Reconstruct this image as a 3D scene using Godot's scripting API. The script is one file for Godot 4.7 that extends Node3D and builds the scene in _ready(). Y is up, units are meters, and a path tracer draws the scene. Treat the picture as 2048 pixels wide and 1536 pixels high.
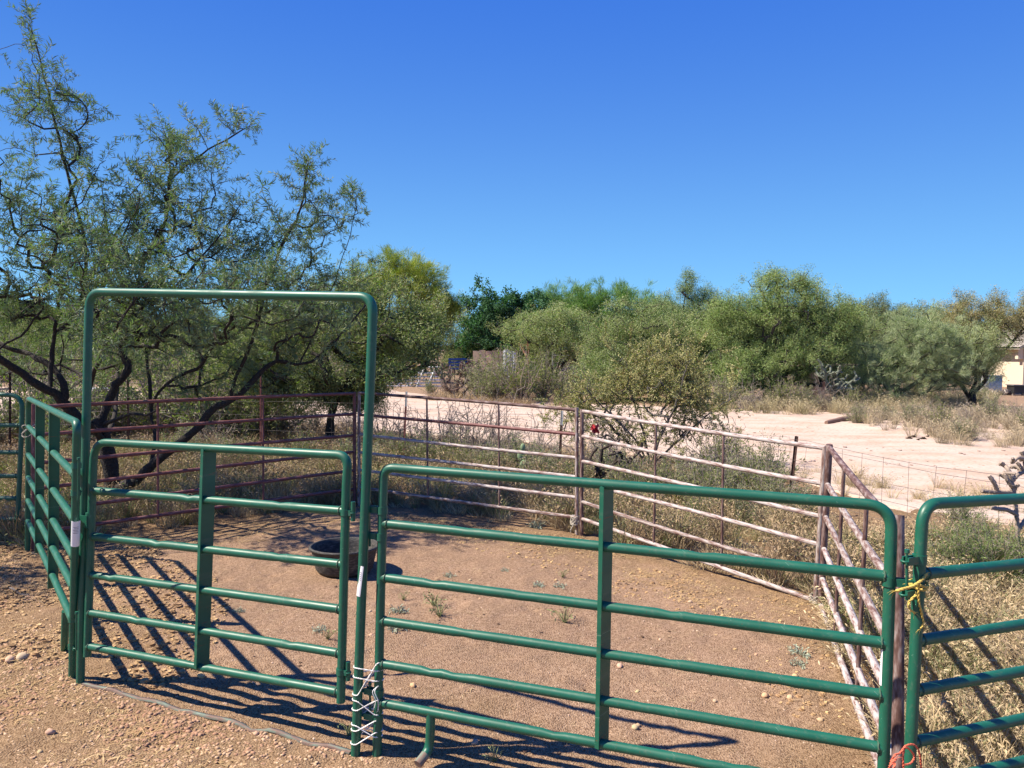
extends Node3D

var rng := RandomNumberGenerator.new()
var M := {}
var names := {}
var bumps := FastNoiseLite.new()
var lumps := FastNoiseLite.new()
var patches := FastNoiseLite.new()
var hooves := FastNoiseLite.new()
var pen := PackedVector2Array()


# ------------------------------------------------------------------ mesh building
class Shape:
	var v := PackedVector3Array()
	var n := PackedVector3Array()
	var c := PackedColorArray()
	var uv := PackedVector2Array()
	var ix := PackedInt32Array()

	func tri(a: Vector3, b: Vector3, d: Vector3, normal: Vector3, col := Color.WHITE) -> void:
		var k := v.size()
		if (b - a).cross(d - a).dot(normal) > 0.0:
			var s := b
			b = d
			d = s
		v.append_array([a, b, d])
		n.append_array([normal, normal, normal])
		c.append_array([col, col, col])
		uv.append_array([Vector2(a.x + a.z, a.y), Vector2(b.x + b.z, b.y), Vector2(d.x + d.z, d.y)])
		ix.append_array([k, k + 1, k + 2])

	func quad(a: Vector3, b: Vector3, d: Vector3, e: Vector3, normal: Vector3, col := Color.WHITE) -> void:
		tri(a, b, d, normal, col)
		tri(a, d, e, normal, col)

	# a box with chamfered long edges: centre, half sizes along the basis columns
	func box(at: Vector3, half: Vector3, b := Basis.IDENTITY, col := Color.WHITE) -> void:
		for axis in 3:
			for s in [-1.0, 1.0]:
				var o := Vector3.ZERO
				o[axis] = s
				var p := Vector3.ZERO
				p[(axis + 1) % 3] = 1.0
				var q := Vector3.ZERO
				q[(axis + 2) % 3] = 1.0
				var f := func(w: Vector3) -> Vector3: return at + b * (w * half)
				quad(f.call(o + p + q), f.call(o + p - q), f.call(o - p - q), f.call(o - p + q), (b * o).normalized(), col)

	func tube(p: Array, r, sides := 10, caps := true, col := Color.WHITE, squash := 1.0) -> void:
		var m := p.size()
		var along := 0.0
		var t0: Vector3 = (p[1] - p[0]).normalized()
		var u := t0.cross(Vector3.UP if absf(t0.y) < 0.9 else Vector3.RIGHT).normalized()
		var first := v.size()
		for i in m:
			var t: Vector3 = ((p[mini(i + 1, m - 1)] as Vector3) - (p[maxi(i - 1, 0)] as Vector3)).normalized()
			if t.length_squared() < 0.5:
				t = t0
			u = (u - t * u.dot(t)).normalized()
			var w := t.cross(u)
			var rr: float = r[i] if r is Array or r is PackedFloat32Array else r
			if i:
				along += p[i].distance_to(p[i - 1])
			for j in sides + 1:
				var a := TAU * j / sides
				var d := u * cos(a) + w * sin(a) * squash
				v.append(p[i] + d * rr)
				n.append(d.normalized())
				c.append(col)
				uv.append(Vector2(float(j) / sides, along))
			if i:
				for j in sides:
					var k := first + (i - 1) * (sides + 1) + j
					ix.append_array([k, k + sides + 2, k + 1, k, k + sides + 1, k + sides + 2])
			t0 = t
		if caps:
			for e in [0, m - 1]:
				var out: Vector3 = (p[0] - p[1]).normalized() if e == 0 else (p[m - 1] - p[m - 2]).normalized()
				var k: int = first + e * (sides + 1)
				for j in sides:
					tri(p[e], v[k + j], v[k + j + 1], out, col)

	# a lumpy stone
	func lump(at: Vector3, half: Vector3, noise: FastNoiseLite, offset: float, rough := 0.35, col := Color.WHITE, rings := 5, sides := 8) -> void:
		var first := v.size()
		for i in rings + 1:
			var la := PI * i / rings - PI / 2
			for j in sides + 1:
				var lo := TAU * (j % sides) / sides
				var d := Vector3(cos(la) * cos(lo), sin(la), cos(la) * sin(lo))
				var k := 1.0 + rough * noise.get_noise_3d(d.x * 60 + offset, d.y * 60, d.z * 60 + offset * 0.7)
				v.append(at + d * half * k)
				n.append((d / half).normalized())
				c.append(col)
				uv.append(Vector2(float(j) / sides, float(i) / rings))
		for i in rings:
			for j in sides:
				var k := first + i * (sides + 1) + j
				ix.append_array([k, k + 1, k + sides + 2, k, k + sides + 2, k + sides + 1])

	# an angular clod: the same, with a flat face on every triangle
	func clod(half: Vector3, noise: FastNoiseLite, offset: float) -> void:
		var p := []
		for i in 5:
			var la := PI * i / 4.0 - PI / 2
			for j in 7:
				var lo := TAU * (j % 6) / 6.0 + i * 0.4
				var d := Vector3(cos(la) * cos(lo), sin(la), cos(la) * sin(lo))
				p.append(Vector3(0, half.y * 0.35, 0) + d * half * (1.0 + 0.75 * noise.get_noise_3d(d.x * 70 + offset, d.y * 70, d.z * 70 + offset)))
		for i in 4:
			for j in 6:
				for q in [[p[i * 7 + j], p[i * 7 + j + 1], p[i * 7 + j + 8]], [p[i * 7 + j], p[i * 7 + j + 8], p[i * 7 + j + 7]]]:
					var nn: Vector3 = (q[1] - q[0]).cross(q[2] - q[0])
					if nn.length_squared() > 1e-9:
						tri(q[0], q[1], q[2], nn.normalized() * (1.0 if nn.dot(q[0]) > 0.0 else -1.0))

	# a narrow leaf: two joined strips that droop
	func leaf(at: Vector3, dir: Vector3, side: Vector3, length: float, width: float, droop: float, col: Color) -> void:
		var mid := at + dir * length * 0.5
		var tip := at + dir * length + Vector3.DOWN * droop * length
		var nn := dir.cross(side).normalized()
		var w := side * width * 0.5
		quad(at - w * 0.35, at + w * 0.35, mid + w, mid - w, nn, col)
		var n2 := (tip - mid).cross(side).normalized()
		if n2.dot(nn) < 0.0:
			n2 = -n2
		quad(mid - w, mid + w, tip + w * 0.3, tip - w * 0.3, n2, col)

	func mesh(origin := Vector3.ZERO) -> ArrayMesh:
		if origin != Vector3.ZERO:
			for i in v.size():
				v[i] -= origin
		var a := []
		a.resize(Mesh.ARRAY_MAX)
		a[Mesh.ARRAY_VERTEX] = v
		a[Mesh.ARRAY_NORMAL] = n
		a[Mesh.ARRAY_COLOR] = c
		a[Mesh.ARRAY_TEX_UV] = uv
		a[Mesh.ARRAY_INDEX] = ix
		var m := ArrayMesh.new()
		m.add_surface_from_arrays(Mesh.PRIMITIVE_TRIANGLES, a)
		return m


func numbered(called: String) -> String:
	var k: int = names.get(called, 0)
	names[called] = k + 1
	return called if k == 0 else "%s_%03d" % [called, k]


func tag(o: Node, label: String, category: String, group := "", kind := "") -> Node:
	if label:
		o.set_meta("label", label)
	if category:
		o.set_meta("category", category)
	if group:
		o.set_meta("group", group)
	if kind:
		o.set_meta("kind", kind)
	return o


func thing(called: String, label: String, category: String, at := Vector3.ZERO, group := "") -> Node3D:
	var o := Node3D.new()
	o.name = numbered(called)
	o.position = at
	add_child(o)
	tag(o, label, category, group)
	return o


func origin_of(o: Node) -> Vector3:
	var p := Vector3.ZERO
	while o != self and o is Node3D:
		p += o.position
		o = o.get_parent()
	return p


# commits a Shape given in world coordinates as one named mesh under parent
func put(s: Shape, called: String, m: Material, parent: Node = self) -> MeshInstance3D:
	var o := MeshInstance3D.new()
	o.name = numbered(called) if parent == self else called
	o.mesh = s.mesh(origin_of(parent) if parent != self else Vector3.ZERO)
	o.material_override = m
	parent.add_child(o, true)
	return o


func use(mesh: Mesh, called: String, m: Material, parent: Node) -> MeshInstance3D:
	var o := MeshInstance3D.new()
	o.name = numbered(called) if parent == self else called
	o.mesh = mesh
	o.material_override = m
	parent.add_child(o, true)
	return o


func copy(o: Node3D, called: String, at: Vector3, turn: float, size := 1.0, label := "") -> Node3D:
	var d: Node3D = o.duplicate()
	d.name = numbered(called)
	add_child(d)
	d.position = at
	d.rotation.y = turn
	d.scale = Vector3.ONE * size
	if label:
		d.set_meta("label", label)
	return d


func many(mesh: Mesh, m: Material, places: Array, colors: Array, called: String, parent: Node = self) -> MultiMeshInstance3D:
	var mm := MultiMesh.new()
	mm.transform_format = MultiMesh.TRANSFORM_3D
	mm.use_colors = true
	mm.mesh = mesh
	mm.instance_count = places.size()
	for i in places.size():
		mm.set_instance_transform(i, places[i])
		mm.set_instance_color(i, colors[i])
	var o := MultiMeshInstance3D.new()
	o.name = numbered(called) if parent == self else called
	o.multimesh = mm
	o.material_override = m
	parent.add_child(o, true)
	o.set_meta("kind", "stuff")
	return o


# rounds the corners of a path of points
func rounded(p: Array, r: float, steps := 7) -> Array:
	var out := [p[0]]
	for i in range(1, p.size() - 1):
		var a: Vector3 = (p[i - 1] - p[i])
		var b: Vector3 = (p[i + 1] - p[i])
		var k := minf(r, minf(a.length(), b.length()) * 0.49)
		var s: Vector3 = p[i] + a.normalized() * k
		var e: Vector3 = p[i] + b.normalized() * k
		for j in steps + 1:
			var t := float(j) / steps
			out.append(s.lerp(p[i], t).lerp((p[i] as Vector3).lerp(e, t), t))
	out.append(p[-1])
	return out


# a straight path cut into short pieces, so that its texture runs evenly and it can sag or be dented
func between(a: Vector3, b: Vector3, sag := 0.0, pieces := 8) -> Array:
	var out := []
	for i in pieces + 1:
		var t := float(i) / pieces
		out.append(a.lerp(b, t) + Vector3.DOWN * sag * 4.0 * t * (1.0 - t))
	return out


func smooth(p: Array, step: float) -> Array:
	var out := []
	for i in p.size() - 1:
		var p0: Vector3 = p[maxi(i - 1, 0)]
		var p1: Vector3 = p[i]
		var p2: Vector3 = p[i + 1]
		var p3: Vector3 = p[mini(i + 2, p.size() - 1)]
		var k := maxi(1, int(ceil(p1.distance_to(p2) / step)))
		for j in k:
			out.append(p1.cubic_interpolate(p2, p0, p3, float(j) / k))
	out.append(p[-1])
	return out


func any_dir() -> Vector3:
	while true:
		var d := Vector3(rng.randf_range(-1, 1), rng.randf_range(-1, 1), rng.randf_range(-1, 1))
		if d.length_squared() < 1.0 and d.length_squared() > 0.01:
			return d.normalized()
	return Vector3.UP


func pipe(called: String, p: Array, r: float, m: Material, parent: Node, sides := 12) -> MeshInstance3D:
	var s := Shape.new()
	s.tube(p, r, sides)
	return put(s, called, m, parent)


# ------------------------------------------------------------------ materials
func lin(r: float, g: float, b: float) -> Color:
	return Color(r, g, b).linear_to_srgb()


func plain(r: float, g: float, b: float, rough := 0.9, spec := 0.5) -> StandardMaterial3D:
	var m := StandardMaterial3D.new()
	m.albedo_color = lin(r, g, b)
	m.roughness = rough
	m.metallic_specular = spec
	return m


func tinted(rough := 0.85, glow := 0.0, spec := 0.3) -> StandardMaterial3D:
	var m := StandardMaterial3D.new()
	m.albedo_color = Color.WHITE
	m.vertex_color_use_as_albedo = true
	m.roughness = rough
	m.metallic_specular = spec
	m.cull_mode = BaseMaterial3D.CULL_DISABLED
	if glow > 0.0:
		m.backlight_enabled = true
		m.backlight = Color(glow * 0.8, glow, glow * 0.45)
	return m


# a seamless picture: noise mapped through a ramp of linear colours
func ramp_texture(w: int, h: int, noise: FastNoiseLite, stops: Array, second: FastNoiseLite = null, share := 0.35) -> ImageTexture:
	var g := Gradient.new()
	g.offsets = PackedFloat32Array(stops.map(func(s): return s[0]))
	g.colors = PackedColorArray(stops.map(func(s): return lin(s[1], s[2], s[3])))
	var a := noise.get_seamless_image(w, h)
	var b: Image = second.get_seamless_image(w, h) if second else null
	var im := Image.create(w, h, true, Image.FORMAT_RGB8)
	for y in h:
		for x in w:
			var k := a.get_pixel(x, y).r
			if b:
				k = lerpf(k, b.get_pixel(x, y).r, share)
			im.set_pixel(x, y, g.sample(k))
	im.generate_mipmaps()
	return ImageTexture.create_from_image(im)


func noise_of(freq: float, sd: int, octaves := 4, kind := FastNoiseLite.TYPE_SIMPLEX_SMOOTH) -> FastNoiseLite:
	var f := FastNoiseLite.new()
	f.seed = sd
	f.noise_type = kind
	f.frequency = freq
	f.fractal_octaves = octaves
	return f


func normal_texture(w: int, noise: FastNoiseLite, strength: float) -> ImageTexture:
	var im := noise.get_seamless_image(w, w)
	im.convert(Image.FORMAT_RGBA8)
	im.bump_map_to_normal_map(strength)
	im.generate_mipmaps()
	return ImageTexture.create_from_image(im)


func painted_pipe(stops: Array, sd: int, rough: float, scale := Vector3(1, 1, 1)) -> StandardMaterial3D:
	var m := StandardMaterial3D.new()
	m.albedo_texture = ramp_texture(128, 512, noise_of(0.03, sd, 4), stops, noise_of(0.11, sd + 1, 3), 0.3)
	m.uv1_scale = scale
	m.roughness = rough
	m.metallic_specular = 0.45
	return m


# green enamel: sun-faded patches, a little dust, scratches and chips down to rust
func weathered_green() -> ImageTexture:
	var w := 256
	var h := 2048
	var fade := noise_of(0.006, 301, 3).get_seamless_image(w, h)
	var dust := noise_of(0.02, 302, 5).get_seamless_image(w, h)
	var chip := noise_of(0.07, 303, 3).get_seamless_image(w, h)
	var im := Image.create(w, h, true, Image.FORMAT_RGB8)
	for y in h:
		for x in w:
			var f := fade.get_pixel(x, y).r
			var d := smoothstep(0.62, 0.95, dust.get_pixel(x, y).r)
			var k := chip.get_pixel(x, y).r
			var c := Color(0.006, 0.085, 0.050).lerp(Color(0.009, 0.112, 0.068), f)
			c = c.lerp(Color(0.2, 0.2, 0.155), d * 0.16)
			if k > 0.83:
				c = c.lerp(Color(0.12, 0.055, 0.03), smoothstep(0.83, 0.87, k))
			im.set_pixel(x, y, c.linear_to_srgb())
	for i in 26:
		var x := rng.randi() % (w - 30)
		var y := rng.randi() % (h - 30)
		for q in rng.randi_range(5, 24):
			im.set_pixel(x + q, y + int(q * 0.6), lin(0.32, 0.4, 0.34))
	im.generate_mipmaps()
	return ImageTexture.create_from_image(im)


func make_materials() -> void:
	M.green = StandardMaterial3D.new()
	M.green.albedo_texture = weathered_green()
	M.green.uv1_scale = Vector3(1, 0.5, 1)
	M.green.roughness = 1.0
	M.green.roughness_texture = ramp_texture(128, 256, noise_of(0.03, 81, 4), [[0.0, 0.13, 0.13, 0.13], [0.5, 0.17, 0.17, 0.17], [1.0, 0.35, 0.35, 0.35]])
	M.green.metallic_specular = 0.5
	M.worn_green = painted_pipe([[0.0, 0.12, 0.075, 0.055], [0.42, 0.19, 0.125, 0.10], [0.55, 0.17, 0.16, 0.125], [0.7, 0.15, 0.20, 0.155], [1.0, 0.3, 0.31, 0.26]], 5, 0.85, Vector3(1, 0.5, 1))
	M.weld = painted_pipe([[0.0, 0.06, 0.05, 0.03], [0.5, 0.035, 0.1, 0.065], [1.0, 0.14, 0.075, 0.045]], 66, 0.7, Vector3(1, 3, 1))
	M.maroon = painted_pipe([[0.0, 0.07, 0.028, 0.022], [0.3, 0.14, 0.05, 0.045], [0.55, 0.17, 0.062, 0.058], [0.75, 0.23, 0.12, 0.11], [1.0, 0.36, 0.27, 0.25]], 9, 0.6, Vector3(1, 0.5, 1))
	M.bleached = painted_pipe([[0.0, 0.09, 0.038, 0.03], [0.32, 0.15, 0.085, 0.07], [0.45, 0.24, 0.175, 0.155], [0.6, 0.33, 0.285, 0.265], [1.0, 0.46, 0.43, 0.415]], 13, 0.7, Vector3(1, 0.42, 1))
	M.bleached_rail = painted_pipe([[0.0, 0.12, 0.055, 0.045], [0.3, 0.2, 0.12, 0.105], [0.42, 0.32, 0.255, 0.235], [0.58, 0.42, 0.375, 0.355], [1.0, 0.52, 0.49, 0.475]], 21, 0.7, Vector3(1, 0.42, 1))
	M.rust = painted_pipe([[0.0, 0.045, 0.02, 0.016], [0.35, 0.09, 0.045, 0.037], [0.55, 0.16, 0.1, 0.09], [0.75, 0.26, 0.21, 0.2], [1.0, 0.36, 0.32, 0.31]], 17, 0.75, Vector3(1, 0.4, 1))
	M.post_rust = painted_pipe([[0.0, 0.015, 0.009, 0.008], [0.5, 0.045, 0.02, 0.016], [1.0, 0.10, 0.05, 0.04]], 23, 0.8)
	M.galvanised = plain(0.42, 0.43, 0.44, 0.45)
	M.galvanised.metallic = 0.5
	M.wire = plain(0.12, 0.10, 0.09, 0.6)
	M.sticker = plain(0.78, 0.78, 0.80, 0.5)
	M.print = plain(0.3, 0.3, 0.33, 0.6)
	M.rubber = painted_pipe([[0.0, 0.016, 0.016, 0.016], [0.4, 0.03, 0.029, 0.028], [0.6, 0.06, 0.055, 0.05], [0.8, 0.12, 0.105, 0.09], [1.0, 0.22, 0.19, 0.16]], 31, 0.75, Vector3(2, 2, 1))
	M.twine = plain(0.78, 0.76, 0.72, 0.8)
	M.yellow_rope = plain(0.55, 0.40, 0.09, 0.8)
	M.orange_twine = plain(0.62, 0.13, 0.07, 0.8)
	M.grey_twine = plain(0.42, 0.38, 0.32, 0.9)
	M.leaf = tinted(0.75, 0.8, 0.2)
	M.dry = tinted(0.9, 0.25, 0.2)
	M.stone = tinted(0.95)
	M.bark = StandardMaterial3D.new()
	M.bark.albedo_texture = ramp_texture(128, 256, noise_of(0.05, 41, 4), [[0.0, 0.012, 0.010, 0.009], [0.5, 0.034, 0.028, 0.025], [1.0, 0.085, 0.075, 0.066]], noise_of(0.15, 42, 2), 0.4)
	M.bark.uv1_scale = Vector3(2, 2, 1)
	M.bark.normal_enabled = true
	M.bark.normal_texture = normal_texture(256, noise_of(0.06, 43, 4), 6.0)
	M.bark.normal_scale = 1.2
	M.bark.roughness = 0.95
	M.grey_bark = plain(0.10, 0.088, 0.078, 0.95)
	M.green_bark = plain(0.10, 0.11, 0.055, 0.9)
	M.dead_wood = plain(0.19, 0.16, 0.14, 0.95)
	M.cut_wood = plain(0.5, 0.38, 0.25, 0.9)
	M.cholla = tinted(0.9)


# ------------------------------------------------------------------ the setting
# how far a point lies inside the pen (negative outside), in metres
func inside_pen(p: Vector2) -> float:
	var d := 1e9
	for i in pen.size():
		var q := Geometry2D.get_closest_point_to_segment(p, pen[i], pen[(i + 1) % pen.size()])
		d = minf(d, q.distance_to(p))
	return d if Geometry2D.is_point_in_polygon(p, pen) else -d


func edge_at(line: Array, x: float) -> float:
	for i in line.size() - 1:
		if x <= line[i + 1].x or i == line.size() - 2:
			var t: float = clampf((x - line[i].x) / (line[i + 1].x - line[i].x), 0.0, 1.0)
			return lerpf(line[i].z, line[i + 1].z, t)
	return line[-1].z


var road_near := [Vector3(-16.786, 0, -15.446), Vector3(-8.063, 0, -16.67), Vector3(-3.398, 0, -17.97), Vector3(-0.247, 0, -16.577), Vector3(1.264, 0, -14.718), Vector3(4.024, 0, -13.691), Vector3(4.529, 0, -11.655), Vector3(4.881, 0, -9.817), Vector3(6.166, 0, -8.913), Vector3(8.8, 0, -8.835)]
var road_far := [Vector3(-37.683, 0, -29.322), Vector3(-16.975, 0, -35.125), Vector3(-7.063, 0, -37.273), Vector3(-2.525, 0, -30.602), Vector3(2.391, 0, -28.265), Vector3(8.25, 0, -27.032), Vector3(11.555, 0, -25.928), Vector3(18.666, 0, -27.259), Vector3(27.678, 0, -28.052)]
var island := PackedVector2Array()


func ground_y(x: float, z: float) -> float:
	var near := clampf(1.0 - (Vector2(x, z).length() - 8.0) / 20.0, 0.15, 1.0)
	var y := bumps.get_noise_2d(x, z) * 0.035 + lumps.get_noise_2d(x, z) * 0.014 * near
	# hoof prints where the dirt is trodden
	if near > 0.75:
		var h := hooves.get_noise_2d(x, z)
		y -= 0.022 * smoothstep(-0.72, -0.95, h) * smoothstep(-0.15, 0.25, patches.get_noise_2d(x * 3.0 + 9.0, z * 3.0))
	# a low bank under the scrub beside the road, and trodden ground outside the gate
	if x > 6.0:
		var q := Vector2((x - 13.5) / 6.5, (z + 20.2) / 2.6)
		y += 0.28 * exp(-q.length_squared() * 1.6)
	return y


func lines(inner: float, step: float, growth: float, outer: float) -> Array:
	var out := [0.0]
	var s := step
	while out[-1] < outer:
		out.append(out[-1] + s)
		if out[-1] > inner:
			s *= growth
	return out


func build_ground() -> void:
	var right := lines(4.5, 0.055, 1.085, 3500.0)
	var xs := []
	for i in range(right.size() - 1, 0, -1):
		xs.append(-right[i])
	xs.append_array(right)
	var zs := []
	var back := lines(0.5, 0.3, 1.4, 600.0)
	for i in range(back.size() - 1, 0, -1):
		zs.append(-1.9 + back[i])
	for k in lines(7.5, 0.05, 1.05, 3500.0):
		zs.append(-1.9 - k)
	var s := Shape.new()
	var nx := xs.size()
	for z in zs:
		for x in xs:
			var p := Vector2(x, z)
			var y := ground_y(x, z)
			s.v.append(Vector3(x, y, z))
			var e := 0.06 if p.length() < 14.0 else 0.6
			s.n.append(Vector3(y - ground_y(x + e, z), e, y - ground_y(x, z + e)).normalized())
			s.uv.append(p)
			# what the ground is made of: packed brown dirt in the pen, straw and litter round it, pale desert soil beyond
			var d := inside_pen(p) if p.length() < 30.0 else -20.0
			var w := patches.get_noise_2d(x * 2.0, z * 2.0)
			var fine := patches.get_noise_2d(x * 17.0, z * 17.0)
			var dirt := Color(0.355, 0.243, 0.165)
			var straw := Color(0.30, 0.205, 0.125)
			var soil := Color(0.40, 0.285, 0.2)
			var k := smoothstep(-0.25, 0.5, d - 0.30 + w * 0.45 + fine * 0.25)
			if z > -4.4 and d < 0.0:
				k = maxf(k, smoothstep(0.2, -0.35, -p.x * 0.16 - 0.18 + w * 0.35 + fine * 0.2) * 0.9)
			var col := straw.lerp(dirt, k)
			col = col.lerp(soil, smoothstep(11.5, 13.5, p.length() + w * 2.0))
			col = col * (1.0 + 0.10 * w + 0.10 * fine)
			col.a = 1.0
			s.c.append(col)
	for j in zs.size() - 1:
		for i in nx - 1:
			var k := j * nx + i
			s.ix.append_array([k, k + 1, k + nx + 1, k, k + nx + 1, k + nx])
	# zs run away from the camera, so turn the faces up
	for i in range(0, s.ix.size(), 3):
		var a := s.v[s.ix[i]]
		if (s.v[s.ix[i + 1]] - a).cross(s.v[s.ix[i + 2]] - a).y > 0.0:
			var t := s.ix[i + 1]
			s.ix[i + 1] = s.ix[i + 2]
			s.ix[i + 2] = t
	tag(put(s, "ground", M.ground), "", "", "", "structure")


func build_road() -> void:
	var s := Shape.new()
	var rows := 96
	var cols := 260
	for i in cols + 1:
		var t := float(i) / cols * 2.0 - 1.0
		var x := 3.0 + 55.0 * t * (0.35 + 0.65 * absf(t))
		for j in rows + 1:
			var k := float(j) / rows
			var za := edge_at(road_near, x) + patches.get_noise_2d(x * 6.0, 3.0) * 0.5 + patches.get_noise_2d(x * 30.0, 9.0) * 0.2
			var zb := edge_at(road_far, x) + patches.get_noise_2d(x * 4.0, 30.0) * 0.9 + patches.get_noise_2d(x * 30.0, 60.0) * 0.3
			var z := lerpf(za, zb, k)
			var low := -0.05 if j == 0 or j == rows else 0.03
			# wheel ruts along the road
			var rut := 0.0
			for c in [0.26, 0.40, 0.58, 0.71]:
				rut += exp(-pow((k - c - 0.02 * sin(x * 0.13 + c * 9.0)) / 0.03, 2.0))
			var p := Vector3(x, ground_y(x, z) + low - 0.022 * rut + 0.012 * patches.get_noise_2d(x * 20.0, z * 20.0), z)
			s.v.append(p)
			s.n.append(Vector3.UP)
			s.uv.append(Vector2(x, z))
			var w := patches.get_noise_2d(x * 3.0, z * 9.0)
			var tan_soil := smoothstep(-0.25, 0.5, w + 0.25 * patches.get_noise_2d(x * 22.0, z * 22.0))
			var col := Color(0.56, 0.45, 0.37).lerp(Color(0.49, 0.36, 0.275), tan_soil)
			s.c.append(col)
	for i in cols:
		for j in rows:
			var k := i * (rows + 1) + j
			var q := k + rows + 1
			s.ix.append_array([k, k + 1, q + 1, k, q + 1, q])
	for i in range(1, cols):
		for j in range(1, rows):
			var q := i * (rows + 1) + j
			s.n[q] = (s.v[q + rows + 1] - s.v[q - rows - 1]).cross(s.v[q + 1] - s.v[q - 1]).normalized()
			if s.n[q].y < 0.0:
				s.n[q] = -s.n[q]
	tag(put(s, "dirt_road", M.road), "", "", "", "structure")


func build_hills() -> void:
	var s := Shape.new()
	var ridge := noise_of(0.9, 77, 5)
	var steps := 160
	for i in steps + 1:
		var a := lerpf(-1.25, 1.25, float(i) / steps)
		var far := Vector3(sin(a), 0, -cos(a))
		var tall := 22.0 + 150.0 * exp(-pow((a + 0.66) / 0.22, 2.0)) + 14.0 * ridge.get_noise_1d(a * 9.0)
		for j in 6:
			var k := j / 5.0
			var q := far * (2300.0 + 700.0 * k)
			q.y = -3.0 + maxf(tall, 15.0) * (k if j < 5 else 1.0) * (1.0 + 0.25 * ridge.get_noise_2d(a * 40.0, k * 3.0))
			s.v.append(q)
			s.n.append((-far + Vector3.UP * 2.0).normalized())
			s.uv.append(Vector2(a * 20.0, k * 3.0))
			s.c.append(Color(0.17, 0.165, 0.19).lerp(Color(0.11, 0.12, 0.15), 0.5 + ridge.get_noise_2d(a * 60.0, k * 8.0)))
	for i in steps:
		for j in 5:
			var k := i * 6 + j
			s.ix.append_array([k, k + 7, k + 1, k, k + 6, k + 7])
	tag(put(s, "hills", M.stone), "", "", "", "structure")


func ground_materials() -> void:
	var grain := noise_of(0.16, 51, 3)
	var cell := noise_of(0.07, 52, 2, FastNoiseLite.TYPE_CELLULAR)
	M.ground = StandardMaterial3D.new()
	M.ground.vertex_color_use_as_albedo = true
	M.ground.albedo_texture = ramp_texture(1024, 1024, grain, [[0.0, 0.25, 0.2, 0.18], [0.26, 0.36, 0.31, 0.28], [0.40, 0.64, 0.6, 0.57], [0.55, 0.86, 0.84, 0.82], [0.72, 1.0, 1.0, 0.98], [1.0, 1.0, 1.0, 1.0]], cell, 0.35)
	M.ground.uv1_scale = Vector3(0.42, 0.42, 1)
	M.ground.normal_enabled = true
	M.ground.normal_texture = normal_texture(1024, noise_of(0.19, 53, 3), 6.0)
	M.ground.normal_scale = 0.7
	M.ground.roughness = 1.0
	M.ground.metallic_specular = 0.1
	M.road = M.ground.duplicate()
	M.road.albedo_texture = ramp_texture(512, 512, noise_of(0.06, 55, 5), [[0.0, 0.62, 0.58, 0.55], [0.4, 0.93, 0.92, 0.91], [1.0, 1.0, 1.0, 1.0]])
	M.road.uv1_scale = Vector3(0.3, 0.3, 1)
	M.road.normal_scale = 0.5


# ------------------------------------------------------------------ panels, gates and what hangs on them
const GREEN_R := 0.0222


# a flat upright bar through which the rails run; deep is the way from its front edge to its back edge
func brace(t: Node3D, top: Vector3, bottom: Vector3, deep: Vector3, m: Material, width := 0.075, thick := 0.011) -> void:
	var s := Shape.new()
	var up := (top - bottom).normalized()
	var side := up.cross(deep).normalized()
	deep = side.cross(up).normalized()
	var b := Basis(side, up, deep)
	s.box((top + bottom) / 2.0 + deep * (width / 2.0 - 0.023), Vector3(thick / 2.0, top.distance_to(bottom) / 2.0, width / 2.0), b)
	# a folded lip along the front edge
	s.box((top + bottom) / 2.0 + deep * -0.0235 - side * 0.004, Vector3(thick * 0.95, top.distance_to(bottom) / 2.0 - 0.004, 0.0035), b)
	put(s, "brace", m, t)


# strap round a post, lug that reaches to the next post
func clasp(t: Node3D, at: Vector3, up: Vector3, towards: Vector3, reach: float, r: float, m: Material, tall := 0.036) -> void:
	var s := Shape.new()
	var h := up.normalized() * tall * 0.5
	s.tube([at - h, at + h], r + 0.004, 14)
	var out := (towards - at)
	out = (out - up * out.dot(up)).normalized()
	var side := up.cross(out).normalized()
	var o := put(s, "strap", m, t)
	var lug := Shape.new()
	lug.box(at + out * (r + reach / 2.0) + side * 0.012, Vector3(reach / 2.0, tall * 0.42, 0.0032), Basis(out, up, side))
	lug.box(at + out * (r + reach / 2.0) - side * 0.012, Vector3(reach / 2.0, tall * 0.42, 0.0032), Basis(out, up, side))
	lug.tube(arc(at + out * (r + reach), up, out, side, 0.0138), 0.0045, 6)
	put(lug, "lug", m, o)


func arc(at: Vector3, up: Vector3, out: Vector3, side: Vector3, r: float) -> Array:
	var p := []
	for i in 9:
		var a := -PI / 2 + PI * i / 8.0
		p.append(at + out * cos(a) * r + side * sin(a) * r)
	return p


func pin(t: Node3D, top: Vector3, bottom: Vector3, m: Material) -> void:
	var s := Shape.new()
	s.tube([top, bottom], 0.0055, 8)
	s.tube([top + Vector3.UP * 0.001, top + Vector3.UP * 0.014], 0.009, 8)
	put(s, "pin", m, t)


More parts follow.
